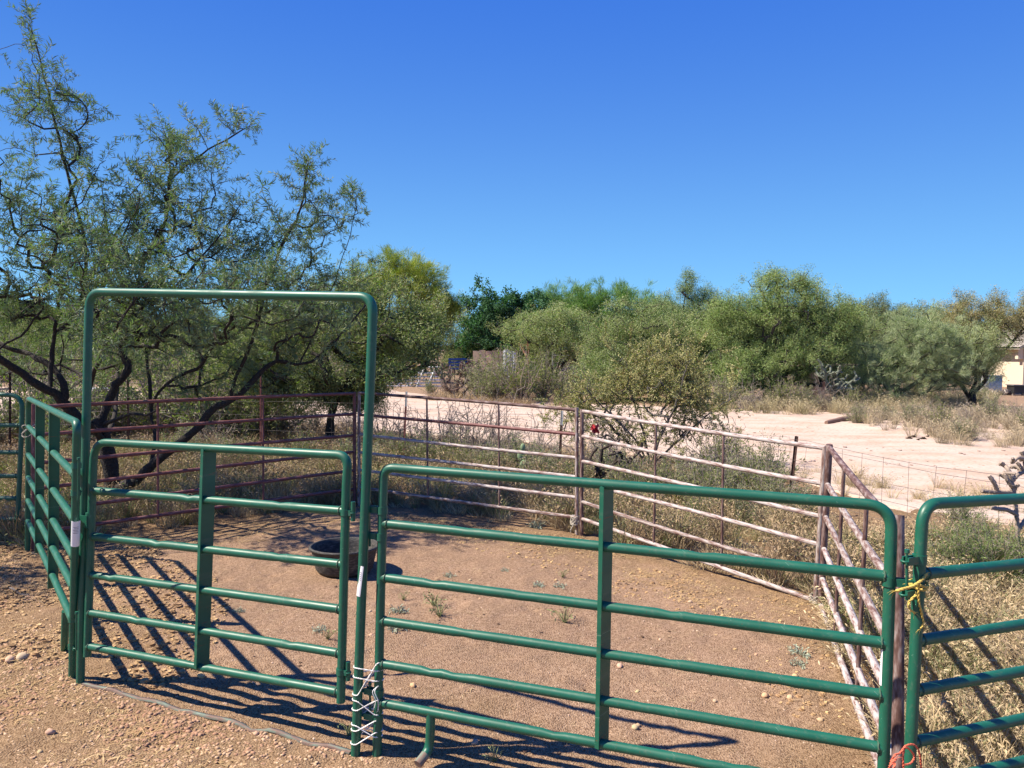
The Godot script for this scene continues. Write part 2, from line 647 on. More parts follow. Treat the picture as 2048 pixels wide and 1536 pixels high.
# a paper label stuck round part of a pipe
func sticker(t: Node3D, a: Vector3, b: Vector3, r: float, from: float, to: float) -> void:
	var s := Shape.new()
	var up := (b - a).normalized()
	var front := -(a * Vector3(1, 0, 1)).normalized()
	front = (front - up * front.dot(up)).normalized()
	var side := up.cross(front).normalized()
	var steps := 7
	for k in 2:
		var rr := r + 0.0012 * (1 - k)
		for i in steps:
			var a0 := lerpf(from, to, float(i) / steps)
			var a1 := lerpf(from, to, float(i + 1) / steps)
			var d0 := front * cos(a0) + side * sin(a0)
			var d1 := front * cos(a1) + side * sin(a1)
			s.quad(a + d0 * rr, a + d1 * rr, b + d1 * rr, b + d0 * rr, (d0 + d1).normalized())
	var o := put(s, "paper_label", M.sticker, t)
	var q := Shape.new()
	for i in 5:
		var k := 0.2 + 0.06 * i
		var c0 := a.lerp(b, k)
		var c1 := a.lerp(b, k + 0.022)
		var a0 := lerpf(from, to, 0.25)
		var a1 := lerpf(from, to, 0.75 - 0.1 * (i % 2))
		for j in 3:
			var d0 := front * cos(lerpf(a0, a1, j / 3.0)) + side * sin(lerpf(a0, a1, j / 3.0))
			var d1 := front * cos(lerpf(a0, a1, (j + 1) / 3.0)) + side * sin(lerpf(a0, a1, (j + 1) / 3.0))
			q.quad(c0 + d0 * (r + 0.0022), c0 + d1 * (r + 0.0022), c1 + d1 * (r + 0.0022), c1 + d0 * (r + 0.0022), (d0 + d1).normalized())
	put(q, "print", M.print, o)


# a curved foot below the bottom rail, its bend crimped
func foot(t: Node3D, p: Array, crimps: bool) -> void:
	var path := smooth(p, 0.006)
	var r := []
	for i in path.size():
		var k := float(i) / path.size()
		r.append(GREEN_R * (1.0 + (0.055 * sin(i * 1.9) if crimps and k > 0.3 else 0.0)))
	var s := Shape.new()
	var cut := int(path.size() * 0.78)
	s.tube(path.slice(0, cut + 1), r.slice(0, cut + 1), 12, true)
	var o := put(s, "foot", M.green, t)
	var e := Shape.new()
	e.tube(path.slice(cut), r.slice(cut), 12, true)
	put(e, "worn_tip", M.worn_green, o)


# rails with small dents
func rail(t: Node3D, a: Vector3, b: Vector3, m: Material, r := GREEN_R, dents := 2) -> void:
	var p := between(a, b, rng.randf_range(-0.001, 0.002), 40)
	var rad := []
	for i in p.size():
		rad.append(r)
	for k in dents:
		var at := rng.randi_range(4, 35)
		rad[at] = r * rng.randf_range(0.78, 0.95)
		rad[at + 1] = r * rng.randf_range(0.92, 1.04)
		p[at] += Vector3(0, rng.randf_range(-0.006, 0.001), 0)
	var s := Shape.new()
	s.tube(p, rad, 14)
	var o := put(s, "rail", m, t)
	# weld beads where the rail meets the uprights
	var along := (b - a).normalized()
	for e in [a + along * (GREEN_R + 0.001), b - along * (GREEN_R + 0.001)]:
		var w := Shape.new()
		var ring := []
		var u := along.cross(Vector3.UP).normalized()
		var v := along.cross(u)
		for i in 15:
			var g := TAU * i / 14.0
			ring.append(e + (u * cos(g) + v * sin(g)) * r * 1.02 + along * rng.randf_range(-0.0015, 0.0015))
		w.tube(ring, 0.0042, 6, false)
		put(w, "weld", M.weld, o)


func build_green_panels() -> void:
	var group := "green pipe corral panels"
	# --- the bow gate frame
	var t := thing("bow_gate_frame", "tall green pipe arch standing round the small green walk gate", "gate frame", Vector3(-1.554, -0, -3.949) * Vector3(1, 0, 1))
	var bow := rounded([Vector3(-2.532, -0.031, -4.361), Vector3(-2.442, 2.091, -4.323), Vector3(-2.43, 2.296, -4.318), Vector3(-0.666, 2.241, -3.576), Vector3(-0.669, 2.085, -3.577), Vector3(-0.743, -0.026, -3.608)], 0.135, 9)
	var s := Shape.new()
	s.tube(bow, 0.0235, 14)
	put(s, "arch", M.green, t)
	s = Shape.new()
	var sill := between(Vector3(-2.503, -0.006, -4.348), Vector3(-0.767, -0.004, -3.618), 0.0, 30)
	for i in sill.size():
		sill[i].y = ground_y(sill[i].x, sill[i].z) + 0.002 + 0.004 * sin(i * 0.9)
	s.tube(sill, 0.019, 10, true, Color.WHITE, 0.4)
	put(s, "ground_bar", M.worn_green, t)
	sticker(t, Vector3(-0.698, 0.948, -3.589), Vector3(-0.716, 0.798, -3.597), 0.0237, 0.25, 1.3)
	# --- the walk gate hung in it
	var g := thing("walk_gate", "small green pipe gate with six bars and one flat brace inside the tall arch", "gate", Vector3(-1.573, 0.119, -3.957) * Vector3(1, 0, 1) + Vector3(0, 0.25, 0))
	var loop := rounded([Vector3(-2.475, 0.161, -4.337), Vector3(-2.42, 1.21, -4.313), Vector3(-2.404, 1.433, -4.307), Vector3(-0.79, 1.475, -3.628), Vector3(-0.8, 1.342, -3.632), Vector3(-0.824, 0.244, -3.642)], 0.17, 9)
	s = Shape.new()
	s.tube(loop, GREEN_R, 14)
	put(s, "frame", M.green, g)
	for e in [[Vector3(-2.419, 1.148, -4.313), Vector3(-0.807, 1.2, -3.635)], [Vector3(-2.437, 0.878, -4.321), Vector3(-0.813, 0.935, -3.638)], [Vector3(-2.452, 0.651, -4.327), Vector3(-0.815, 0.711, -3.638)], [Vector3(-2.464, 0.423, -4.332), Vector3(-0.819, 0.489, -3.64)], [Vector3(-2.474, 0.221, -4.336), Vector3(-0.823, 0.293, -3.642)]]:
		rail(g, e[0], e[1], M.green)
	var along: Vector3 = (Vector3(-0.774, 0.265, -3.621) - Vector3(-2.531, 0.187, -4.36)) * Vector3(1, 0, 1)
	var away: Vector3 = along.normalized().cross(Vector3.UP) * -1.0
	if away.z > 0:
		away = -away
	brace(g, Vector3(-1.627, 1.45, -3.98), Vector3(-1.678, 0.249, -4.002), away + along.normalized() * 0.15, M.green, 0.085)
	# hinges on the bow's far upright, latch on the other
	var hinge: Vector3 = Vector3(-0.769, 1.205, -3.619)
	for q in [[Vector3(-0.803, 1.196, -3.633), Vector3(-0.708, 1.221, -3.593)], [Vector3(-0.821, 0.401, -3.641), Vector3(-0.737, 0.423, -3.606)]]:
		clasp(g, q[0], Vector3.UP, q[1], 0.016, GREEN_R, M.green, 0.03)
		s = Shape.new()
		var mid: Vector3 = q[0].lerp(q[1], 0.42)
		s.tube([mid - Vector3(0, 0.05, 0), mid + Vector3(0, 0.045, 0)], 0.0115, 10)
		put(s, "hinge_pin", M.green, g)
	s = Shape.new()
	var la: Vector3 = Vector3(-2.44, 0.968, -4.322)
	s.tube([la - Vector3(0, 0.04, 0), la + Vector3(0, 0.05, 0)], GREEN_R + 0.004, 14)
	put(s, "latch_collar", M.green, g)
	s = Shape.new()
	s.box(Vector3(-2.469, 0.969, -4.302), Vector3(0.028, 0.035, 0.003), Basis(along.normalized(), Vector3.UP, -away))
	s.box(Vector3(-2.478, 0.904, -4.305), Vector3(0.008, 0.055, 0.003), Basis(along.normalized(), Vector3.UP, -away).rotated(away.normalized(), 0.12))
	put(s, "latch_plate", M.green, g)

	# --- the panel in front of the pen
	t = thing("corral_panel", "green six bar pipe panel with a curved foot, lashed to the arch by white twine", "panel", Vector3(0.522, 0.043, -3.192) * Vector3(1, 0, 1), group)
	loop = rounded([Vector3(-0.634, -0.003, -3.597), Vector3(-0.614, 1.304, -3.59), Vector3(-0.612, 1.426, -3.59), Vector3(1.468, 1.423, -2.861), Vector3(1.47, 1.233, -2.86), Vector3(1.475, -0.008, -2.858)], 0.2, 10)
	s = Shape.new()
	s.tube(loop, GREEN_R, 14)
	put(s, "frame", M.green, t)
	for e in [[Vector3(-0.61, 1.153, -3.589), Vector3(1.473, 1.149, -2.859)], [Vector3(-0.617, 0.889, -3.591), Vector3(1.473, 0.887, -2.859)], [Vector3(-0.622, 0.675, -3.593), Vector3(1.475, 0.681, -2.859)], [Vector3(-0.625, 0.462, -3.594), Vector3(1.475, 0.472, -2.859)], [Vector3(-0.63, 0.267, -3.596), Vector3(1.474, 0.28, -2.859)]]:
		rail(t, e[0], e[1], M.green, GREEN_R, 4)
	along = (Vector3(1.475, 0, -2.859) - Vector3(-0.634, 0, -3.597)).normalized()
	brace(t, Vector3(0.407, 1.419, -3.232), Vector3(0.409, 0.257, -3.232), Vector3(0.62, 0, -0.78), M.green, 0.095)
	foot(t, [Vector3(-0.364, 0.269, -3.503), Vector3(-0.363, 0.206, -3.502), Vector3(-0.367, 0.12, -3.504), Vector3(-0.379, 0.08, -3.487), Vector3(-0.415, 0.05, -3.436)], false)
	foot(t, [Vector3(1.297, 0.243, -2.921), Vector3(1.298, 0.182, -2.92), Vector3(1.297, 0.1, -2.921), Vector3(1.28, 0.068, -2.906), Vector3(1.227, 0.057, -2.861)], false)
	sticker(t, Vector3(1.472, 0.871, -2.86), Vector3(1.472, 0.722, -2.86), GREEN_R, 0.75, 1.6)
	clasp(t, Vector3(-0.616, 1.218, -3.591), Vector3.UP, Vector3(-0.694, 1.223, -3.618), 0.05, GREEN_R, M.green)
	clasp(t, Vector3(-0.62, 1.089, -3.592), Vector3.UP, Vector3(-0.698, 1.088, -3.619), 0.055, GREEN_R, M.green)
	clasp(t, Vector3(-0.629, 0.317, -3.595), Vector3.UP, Vector3(-0.713, 0.319, -3.625), 0.05, GREEN_R, M.green)
	clasp(t, Vector3(-0.631, 0.191, -3.596), Vector3.UP, Vector3(-0.712, 0.193, -3.625), 0.05, GREEN_R, M.green)
	clasp(t, Vector3(1.467, 1.131, -2.862), Vector3.UP, Vector3(1.552, 1.142, -2.831), 0.075, GREEN_R, M.green)
	pin(t, Vector3(-0.685, 1.241, -3.615), Vector3(-0.68, 1.035, -3.613), M.green)
	pin(t, Vector3(-0.674, 0.346, -3.611), Vector3(-0.672, 0.146, -3.611), M.green)

	# --- the panel that runs back from the arch
	t = thing("corral_panel", "green panel with two flat braces and a labelled post running back from the arch", "panel", Vector3(-3.39, -0.011, -5.461) * Vector3(1, 0, 1), group)
	loop = rounded([Vector3(-4.625, -0.029, -7.115), Vector3(-4.405, 1.489, -6.82), Vector3(-2.414, 1.557, -4.155), Vector3(-2.44, 1.4, -4.19), Vector3(-2.623, -0.017, -4.435)], 0.13, 9)
	s = Shape.new()
	s.tube(loop, GREEN_R, 14)
	put(s, "frame", M.green, t)
	for e in [[Vector3(-4.447, 1.227, -6.878), Vector3(-2.46, 1.251, -4.217)], [Vector3(-4.481, 0.961, -6.922), Vector3(-2.493, 0.981, -4.261)], [Vector3(-4.513, 0.742, -6.965), Vector3(-2.517, 0.757, -4.293)], [Vector3(-4.546, 0.516, -7.009), Vector3(-2.546, 0.564, -4.332)], [Vector3(-4.573, 0.312, -7.046), Vector3(-2.577, 0.352, -4.373)]]:
		rail(t, e[0], e[1], M.green, GREEN_R, 1)
	along = (Vector3(-2.616, 0, -4.425) - Vector3(-4.587, 0, -7.064)).normalized()
	var across := along.cross(Vector3.UP)
	if across.x < 0:
		across = -across
	brace(t, Vector3(-3.761, 1.511, -5.959), Vector3(-3.918, 0.255, -6.169), across, M.green, 0.06)
	brace(t, Vector3(-3.145, 1.529, -5.134), Vector3(-3.29, 0.236, -5.328), across, M.green, 0.062)
	foot(t, [Vector3(-2.806, 0.304, -4.68), Vector3(-2.83, 0.169, -4.712), Vector3(-2.872, 0.045, -4.776), Vector3(-2.977, -0.108, -4.959), Vector3(-3.225, -0.355, -5.408)], true)
	sticker(t, Vector3(-2.473, 0.993, -4.234), Vector3(-2.5, 0.839, -4.27), GREEN_R, -1.25, 1.25)
	for y in [931.0, 983.0]:
		clasp(t, Vector3(-2.451, 1.31, -4.205).lerp(Vector3(-2.607, 0.164, -4.414), (y - 931.0) / 369.0), Vector3.UP, Vector3(-2.494, 1.203, -4.345), 0.016, GREEN_R, M.green, 0.03)
	clasp(t, Vector3(-2.576, 0.368, -4.372), Vector3.UP, Vector3(-2.529, 0.352, -4.359), 0.014, GREEN_R, M.green, 0.03)
	clasp(t, Vector3(-2.599, 0.19, -4.403), Vector3.UP, Vector3(-2.531, 0.202, -4.36), 0.014, GREEN_R, M.green, 0.03)
	pin(t, Vector3(-2.3, 1.379, -3.969), Vector3(-2.328, 1.156, -4.007), M.green)
	pin(t, Vector3(-2.486, 0.442, -4.252), Vector3(-2.503, 0.222, -4.275), M.green)

	# --- the panel beyond it
	t = thing("corral_panel", "green pipe panel in the tree's shade beyond the one with two flat braces", "panel", Vector3(-5.819, -0.011, -7.384) * Vector3(1, 0, 1), group)
	loop = rounded([Vector3(-4.916, -0.03, -7.396), Vector3(-4.847, 1.182, -7.397), Vector3(-4.836, 1.48, -7.397), Vector3(-7.347, 1.477, -7.363), Vector3(-7.439, -0.001, -7.361)], 0.16, 9)
	s = Shape.new()
	s.tube(loop, GREEN_R, 14)
	put(s, "frame", M.green, t)
	for e in [[Vector3(-4.855, 1.177, -7.397), Vector3(-7.356, 1.156, -7.362)], [Vector3(-4.868, 0.908, -7.397), Vector3(-7.364, 0.888, -7.362)], [Vector3(-4.882, 0.673, -7.397), Vector3(-7.371, 0.664, -7.362)], [Vector3(-4.892, 0.448, -7.396), Vector3(-7.377, 0.45, -7.362)], [Vector3(-4.902, 0.237, -7.396), Vector3(-7.383, 0.25, -7.362)]]:
		rail(t, e[0], e[1], M.green, GREEN_R, 0)
	brace(t, Vector3(-6.107, 1.471, -7.38), Vector3(-6.133, 0.256, -7.379), Vector3(0, 0, -1), M.green)

	# --- the panel that leads off to the side
	t = thing("corral_panel", "green pipe panel leading off into dry grass, yellow rope tied to its end post", "panel", Vector3(2.389, -0.022, -3.201) * Vector3(1, 0, 1), group)
	loop = rounded([Vector3(1.549, -0.012, -2.818), Vector3(1.565, 1.264, -2.826), Vector3(1.569, 1.44, -2.827), Vector3(4.432, 1.333, -4.132), Vector3(4.618, -0.167, -4.217)], 0.17, 10)
	s = Shape.new()
	s.tube(loop, GREEN_R, 14)
	put(s, "frame", M.green, t)
	for e in [[Vector3(1.575, 1.17, -2.83), Vector3(4.468, 1.044, -4.148)], [Vector3(1.566, 0.913, -2.826), Vector3(4.501, 0.779, -4.163)], [Vector3(1.564, 0.718, -2.825), Vector3(4.529, 0.553, -4.176)], [Vector3(1.559, 0.515, -2.823), Vector3(4.556, 0.329, -4.189)], [Vector3(1.556, 0.334, -2.822), Vector3(4.583, 0.118, -4.201)]]:
		rail(t, e[0], e[1], M.green, GREEN_R, 1)
	brace(t, Vector3(3.136, 1.379, -3.541), Vector3(3.163, 0.212, -3.554), Vector3(0.4, 0, -0.9), M.green)
	clasp(t, Vector3(1.562, 1.229, -2.824), Vector3.UP, Vector3(1.464, 1.244, -2.78), 0.055, GREEN_R, M.green)
	clasp(t, Vector3(1.561, 1.102, -2.824), Vector3.UP, Vector3(1.471, 1.114, -2.783), 0.055, GREEN_R, M.green)
	pin(t, Vector3(1.498, 1.259, -2.795), Vector3(1.505, 1.079, -2.798), M.green)


# a panel of rusty pipe: end posts, rails and thin stays
func pipe_panel(label: String, plane: Array, posts: Array, rails: Array, stays: Array, post_m: Array, rail_m: Array, r: float, post_r := 0.0) -> Node3D:
	var t := thing("corral_panel", label, "panel", plane[0] * Vector3(1, 0, 1), "old rusty pipe corral panels")
	for i in posts.size():
		var p := between(posts[i][0], posts[i][1], 0.0, 6)
		var s := Shape.new()
		s.tube(p, post_r if post_r > 0.0 else r * 1.1, 12)
		put(s, "post", post_m[i % post_m.size()], t)
	for i in rails.size():
		var s := Shape.new()
		var bend := rng.randf_range(-0.012, 0.02)
		s.tube(between(rails[i][0], rails[i][1], bend, 14), r, 10)
		put(s, "rail", rail_m[i % rail_m.size()], t)
	for e in stays:
		var s := Shape.new()
		s.tube(between(e[0], e[1], 0.0, 4), r * 0.62, 8)
		put(s, "stay", M.maroon if post_m[0] == M.maroon else M.rust, t)
	return t


func build_pipe_panels() -> void:
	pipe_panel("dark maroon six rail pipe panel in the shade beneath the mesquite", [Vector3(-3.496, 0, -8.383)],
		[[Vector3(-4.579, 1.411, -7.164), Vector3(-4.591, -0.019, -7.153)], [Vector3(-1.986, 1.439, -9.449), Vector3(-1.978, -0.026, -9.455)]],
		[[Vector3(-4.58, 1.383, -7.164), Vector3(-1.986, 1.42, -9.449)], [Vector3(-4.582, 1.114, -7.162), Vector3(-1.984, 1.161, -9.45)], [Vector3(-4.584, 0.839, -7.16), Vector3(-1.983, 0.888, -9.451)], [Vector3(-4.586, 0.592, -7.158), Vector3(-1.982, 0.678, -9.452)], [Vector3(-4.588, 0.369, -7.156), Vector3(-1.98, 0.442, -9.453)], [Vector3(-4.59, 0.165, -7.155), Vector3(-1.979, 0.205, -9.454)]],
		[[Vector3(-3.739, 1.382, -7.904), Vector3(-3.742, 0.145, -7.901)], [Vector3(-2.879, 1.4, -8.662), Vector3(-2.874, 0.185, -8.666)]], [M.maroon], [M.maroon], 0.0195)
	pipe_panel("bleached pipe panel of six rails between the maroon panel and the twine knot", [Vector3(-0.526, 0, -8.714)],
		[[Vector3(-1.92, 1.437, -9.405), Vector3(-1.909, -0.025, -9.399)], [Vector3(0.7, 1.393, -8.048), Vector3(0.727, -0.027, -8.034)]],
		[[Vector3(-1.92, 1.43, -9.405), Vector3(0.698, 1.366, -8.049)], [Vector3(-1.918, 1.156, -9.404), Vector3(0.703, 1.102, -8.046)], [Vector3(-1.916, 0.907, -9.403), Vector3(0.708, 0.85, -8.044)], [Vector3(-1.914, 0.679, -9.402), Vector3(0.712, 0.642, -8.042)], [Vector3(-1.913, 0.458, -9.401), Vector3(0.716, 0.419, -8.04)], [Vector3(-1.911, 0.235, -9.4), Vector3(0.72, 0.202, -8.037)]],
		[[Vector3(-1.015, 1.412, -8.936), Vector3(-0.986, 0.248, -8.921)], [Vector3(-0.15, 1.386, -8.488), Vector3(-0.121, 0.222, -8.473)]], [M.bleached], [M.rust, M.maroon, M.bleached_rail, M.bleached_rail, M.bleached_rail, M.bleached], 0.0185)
	pipe_panel("bleached pink six rail pipe panel from the twine knot to the pen's far corner post", [Vector3(1.761, 0, -6.835)],
		[[Vector3(0.755, 1.374, -8.025), Vector3(0.775, -0.029, -8.001)], [Vector3(2.491, 1.274, -5.923), Vector3(2.467, -0.02, -5.952)]],
		[[Vector3(0.751, 1.358, -8.031), Vector3(2.491, 1.262, -5.923)], [Vector3(0.755, 1.091, -8.025), Vector3(2.484, 0.977, -5.931)], [Vector3(0.76, 0.82, -8.019), Vector3(2.48, 0.711, -5.937)], [Vector3(0.764, 0.582, -8.014), Vector3(2.474, 0.483, -5.943)], [Vector3(0.768, 0.382, -8.01), Vector3(2.469, 0.246, -5.95)], [Vector3(0.771, 0.199, -8.006), Vector3(2.463, 0.023, -5.957)]],
		[[Vector3(1.401, 1.306, -7.243), Vector3(1.407, 0.024, -7.236)], [Vector3(1.89, 1.274, -6.651), Vector3(1.902, 0.061, -6.636)]], [M.rust, M.bleached], [M.bleached_rail, M.bleached_rail, M.bleached_rail, M.bleached_rail, M.bleached, M.bleached_rail], 0.019)
	pipe_panel("bleached pipe panel running from the far corner post towards the yellow rope", [Vector3(1.965, 0, -4.148)],
		[[Vector3(2.425, 1.319, -5.687), Vector3(2.484, -0.037, -5.883)], [Vector3(1.7, 1.305, -3.254), Vector3(1.634, -0.032, -3.032)]],
		[[Vector3(2.442, 1.297, -5.743), Vector3(1.697, 1.246, -3.244)], [Vector3(2.455, 1.006, -5.787), Vector3(1.683, 0.98, -3.196)], [Vector3(2.471, 0.744, -5.842), Vector3(1.668, 0.704, -3.146)], [Vector3(2.479, 0.487, -5.867), Vector3(1.656, 0.48, -3.105)], [Vector3(2.487, 0.238, -5.896), Vector3(1.645, 0.273, -3.068)], [Vector3(2.499, 0.015, -5.935), Vector3(1.635, 0.09, -3.035)]],
		[[Vector3(2.192, 1.259, -4.904), Vector3(2.242, 0.009, -5.071)], [Vector3(1.932, 1.24, -4.032), Vector3(1.961, -0.048, -4.128)]], [M.rust], [M.rust, M.bleached, M.bleached, M.bleached_rail, M.bleached_rail, M.bleached_rail], 0.0205, 0.0245)


# rope or twine laid along a path: strands twisted round each other
func wound(a: Array, r: float, m: Material, t: Node3D, called: String) -> void:
	laid(smooth(a, 0.006), r, m, t, called)


func laid(p: Array, r: float, m: Material, t: Node3D, called: String) -> void:
	var s := Shape.new()
	var strands := 3 if r > 0.0055 else 2
	for k in strands:
		var q := []
		var along := 0.0
		for i in p.size():
			var d: Vector3 = ((p[mini(i + 1, p.size() - 1)] as Vector3) - (p[maxi(i - 1, 0)] as Vector3)).normalized()
			var u := d.cross(Vector3(0.31, 0.57, 0.76)).normalized()
			var w := d.cross(u)
			if i:
				along += p[i].distance_to(p[i - 1])
			var ang := along / (r * 7.0) * TAU + TAU * k / strands
			q.append(p[i] + (u * cos(ang) + w * sin(ang)) * r * 0.5)
		s.tube(q, r * 0.58, 5)
	# frayed fibres at the ends
	for e in [0, p.size() - 1]:
		for k in 6:
			var d: Vector3 = ((p[e] - p[1 if e == 0 else p.size() - 2]).normalized() + any_dir() * 0.7).normalized()
			s.leaf(p[e], d, d.cross(any_dir()).normalized(), r * rng.randf_range(3.0, 6.0), r * 0.3, 0.3, Color.WHITE)
	put(s, called, m, t)


func build_twine() -> void:
	# white twine round the arch's upright and the panel's upright
	var t := thing("twine", "white baling twine criss-crossed round two green uprights near the ground", "twine", Vector3(-0.678, 0.023, -3.581) * Vector3(1, 0, 1) + Vector3(0, 0.08, 0))
	var heights := [[1332, 1338], [1351, 1358], [1386, 1322], [1397, 1426], [1416, 1396], [1446, 1470], [1457, 1436], [1484, 1460]]
	var path := []
	var up_a: Vector3 = Vector3(-0.742, 0, -3.608)
	var up_a2: Vector3 = Vector3(-0.722, 0.575, -3.599)
	var up_b: Vector3 = Vector3(-0.634, 0, -3.597)
	var up_b2: Vector3 = Vector3(-0.623, 0.579, -3.593)
	var out := (up_b - up_a) * Vector3(1, 0, 1)
	out = out.normalized()
	var front := Vector3.UP.cross(out)
	if front.z < 0:
		front = -front
	for h in heights:
		var ka: float = (1508.0 - h[0]) / 228.0
		var kb: float = (1511.0 - h[1]) / 231.0
		var pa := up_a.lerp(up_a2, ka)
		var pb := up_b.lerp(up_b2, kb)
		var rr := 0.0275
		path.append(pa - front * rr - out * rr * 0.4)
		path.append(pa - out * rr)
		path.append(pa + front * rr * 0.8 - out * rr * 0.6)
		path.append(pa + front * rr + out * 0.006)
		path.append(pb + front * rr - out * 0.006)
		path.append(pb + out * rr)
		path.append(pb - front * rr + out * rr * 0.4)
	var fine := []
	var bent := rounded(path, 0.014, 3)
	for i in bent.size() - 1:
		for k in 4:
			fine.append(bent[i].lerp(bent[i + 1], k / 4.0))
	laid(fine, 0.0032, M.twine, t, "wrap")
	var knot := up_b.lerp(up_b2, 0.62) + front * 0.03
	for e in 2:
		wound([knot, knot + Vector3(0.01 * e - 0.02, -0.02, 0.012), knot + Vector3(0.012 * e - 0.005, -0.06, 0.016), knot + Vector3(0.018 * e - 0.012, -0.10 - 0.012 * e, 0.006)], 0.0026, M.twine, t, "loose_end")
	# yellow rope
	t = thing("rope", "yellow braided rope knotted round the end post of the side panel", "rope", Vector3(1.56, 1.071, -2.823) + Vector3(0, -0.1, 0))
	var c: Vector3 = Vector3(1.559, 1.139, -2.823)
	wound([Vector3(1.443, 1.125, -2.759), Vector3(1.463, 1.135, -2.752), Vector3(1.501, 1.14, -2.763), Vector3(1.532, 1.152, -2.773), Vector3(1.559, 1.163, -2.79), Vector3(1.584, 1.177, -2.812)], 0.0058, M.yellow_rope, t, "strand")
	wound([c + Vector3(-0.03, -0.004, 0.012), c + Vector3(-0.012, 0.0, 0.034), c + Vector3(0.014, -0.006, 0.036), c + Vector3(0.03, 0.0, 0.008), c + Vector3(0.016, 0.006, -0.026), c + Vector3(-0.016, 0.003, -0.024), c + Vector3(-0.03, -0.01, 0.01), c + Vector3(0.0, -0.016, 0.04), c + Vector3(0.024, -0.004, 0.03)], 0.0058, M.yellow_rope, t, "knot")
	wound([Vector3(1.536, 1.148, -2.774), Vector3(1.539, 1.12, -2.781), Vector3(1.548, 1.073, -2.79), Vector3(1.563, 1.032, -2.797), Vector3(1.575, 0.991, -2.806), Vector3(1.566, 0.969, -2.802)], 0.005, M.yellow_rope, t, "tail")
	wound([Vector3(1.528, 1.106, -2.776), Vector3(1.502, 1.077, -2.775), Vector3(1.504, 1.054, -2.77), Vector3(1.529, 1.035, -2.781)], 0.005, M.yellow_rope, t, "tail")
	# orange twine
	t = thing("twine", "orange baling twine looped round the side panel's post near the ground", "twine", Vector3(1.544, 0.418, -2.816) + Vector3(0, -0.05, 0))
	wound([Vector3(1.433, 0.464, -2.732), Vector3(1.443, 0.513, -2.726), Vector3(1.472, 0.518, -2.739), Vector3(1.496, 0.542, -2.745), Vector3(1.536, 0.537, -2.763), Vector3(1.567, 0.5, -2.782), Vector3(1.588, 0.438, -2.803), Vector3(1.602, 0.389, -2.82)], 0.0042, M.orange_twine, t, "loop")
	wound([Vector3(1.493, 0.536, -2.749), Vector3(1.486, 0.499, -2.743), Vector3(1.499, 0.433, -2.757), Vector3(1.517, 0.358, -2.771)], 0.0042, M.orange_twine, t, "strand")
	wound([Vector3(1.499, 0.466, -2.751), Vector3(1.529, 0.466, -2.765), Vector3(1.551, 0.482, -2.786), Vector3(1.508, 0.529, -2.756), Vector3(1.486, 0.526, -2.746)], 0.0042, M.orange_twine, t, "strand")
	wound([Vector3(1.451, 0.433, -2.774), Vector3(1.441, 0.492, -2.736), Vector3(1.445, 0.485, -2.722), Vector3(1.433, 0.469, -2.71), Vector3(1.418, 0.488, -2.703), Vector3(1.445, 0.508, -2.716)], 0.005, M.orange_twine, t, "knot")
	# pale twine where two old panels meet
	t = thing("twine", "pale twine knot tying two old pipe panels together at a bottom rail", "twine", Vector3(0.695, 0.171, -8.051) + Vector3(0, -0.05, 0))
	c = Vector3(0.705, 0.172, -8.045)
	for k in 3:
		var q := []
		for i in 15:
			var a := TAU * i / 10.0 + k
			q.append(c + Vector3(cos(a) * 0.045, sin(a * 1.4 + k) * 0.045, sin(a) * 0.045))
		wound(q, 0.006, M.grey_twine, t, "loop")
	wound([c, c + Vector3(-0.02, -0.04, 0.04), c + Vector3(-0.05, -0.1, 0.05)], 0.006, M.grey_twine, t, "loose_end")
	t = thing("twine", "pale twine knot at the foot of the far corner post", "twine", Vector3(2.461, 0.006, -5.959) + Vector3(0, -0.05, 0))
	c = Vector3(2.466, 0.04, -5.954)
	for k in 3:
		var q := []
		for i in 15:
			var a := TAU * i / 10.0 + k * 1.7
			q.append(c + Vector3(cos(a) * 0.04, sin(a * 1.3 + k) * 0.03, sin(a) * 0.04))
		wound(q, 0.005, M.grey_twine, t, "loop")
	# twine at the far post of the side panel beneath the tree
	t = thing("twine", "frayed white twine tied round the shaded green post at the back", "twine", Vector3(-4.477, 1.096, -6.918) + Vector3(0, -0.05, 0))
	c = Vector3(-4.433, 1.206, -6.858)
	for k in 4:
		var q := []
		for i in 12:
			var a := TAU * i / 10.0 + k * 1.3
			q.append(c + Vector3(cos(a) * 0.05, sin(a + k) * 0.04 - 0.03 * (k % 2), sin(a) * 0.05))
		wound(q, 0.004, M.grey_twine, t, "loop")
	t = thing("twine", "yellowed twine bands round the shaded green post at the back", "twine", Vector3(-4.581, 0.41, -7.056) + Vector3(0, -0.1, 0))
	for y in [Vector3(-4.55, 0.539, -7.016), Vector3(-4.574, 0.408, -7.047)]:
		var q := []
		for i in 32:
			var a := TAU * i / 10.0
			q.append(y + Vector3(cos(a) * 0.027, i * 0.0007, sin(a) * 0.027))
		wound(q, 0.0042, plain(0.55, 0.5, 0.28), t, "band")


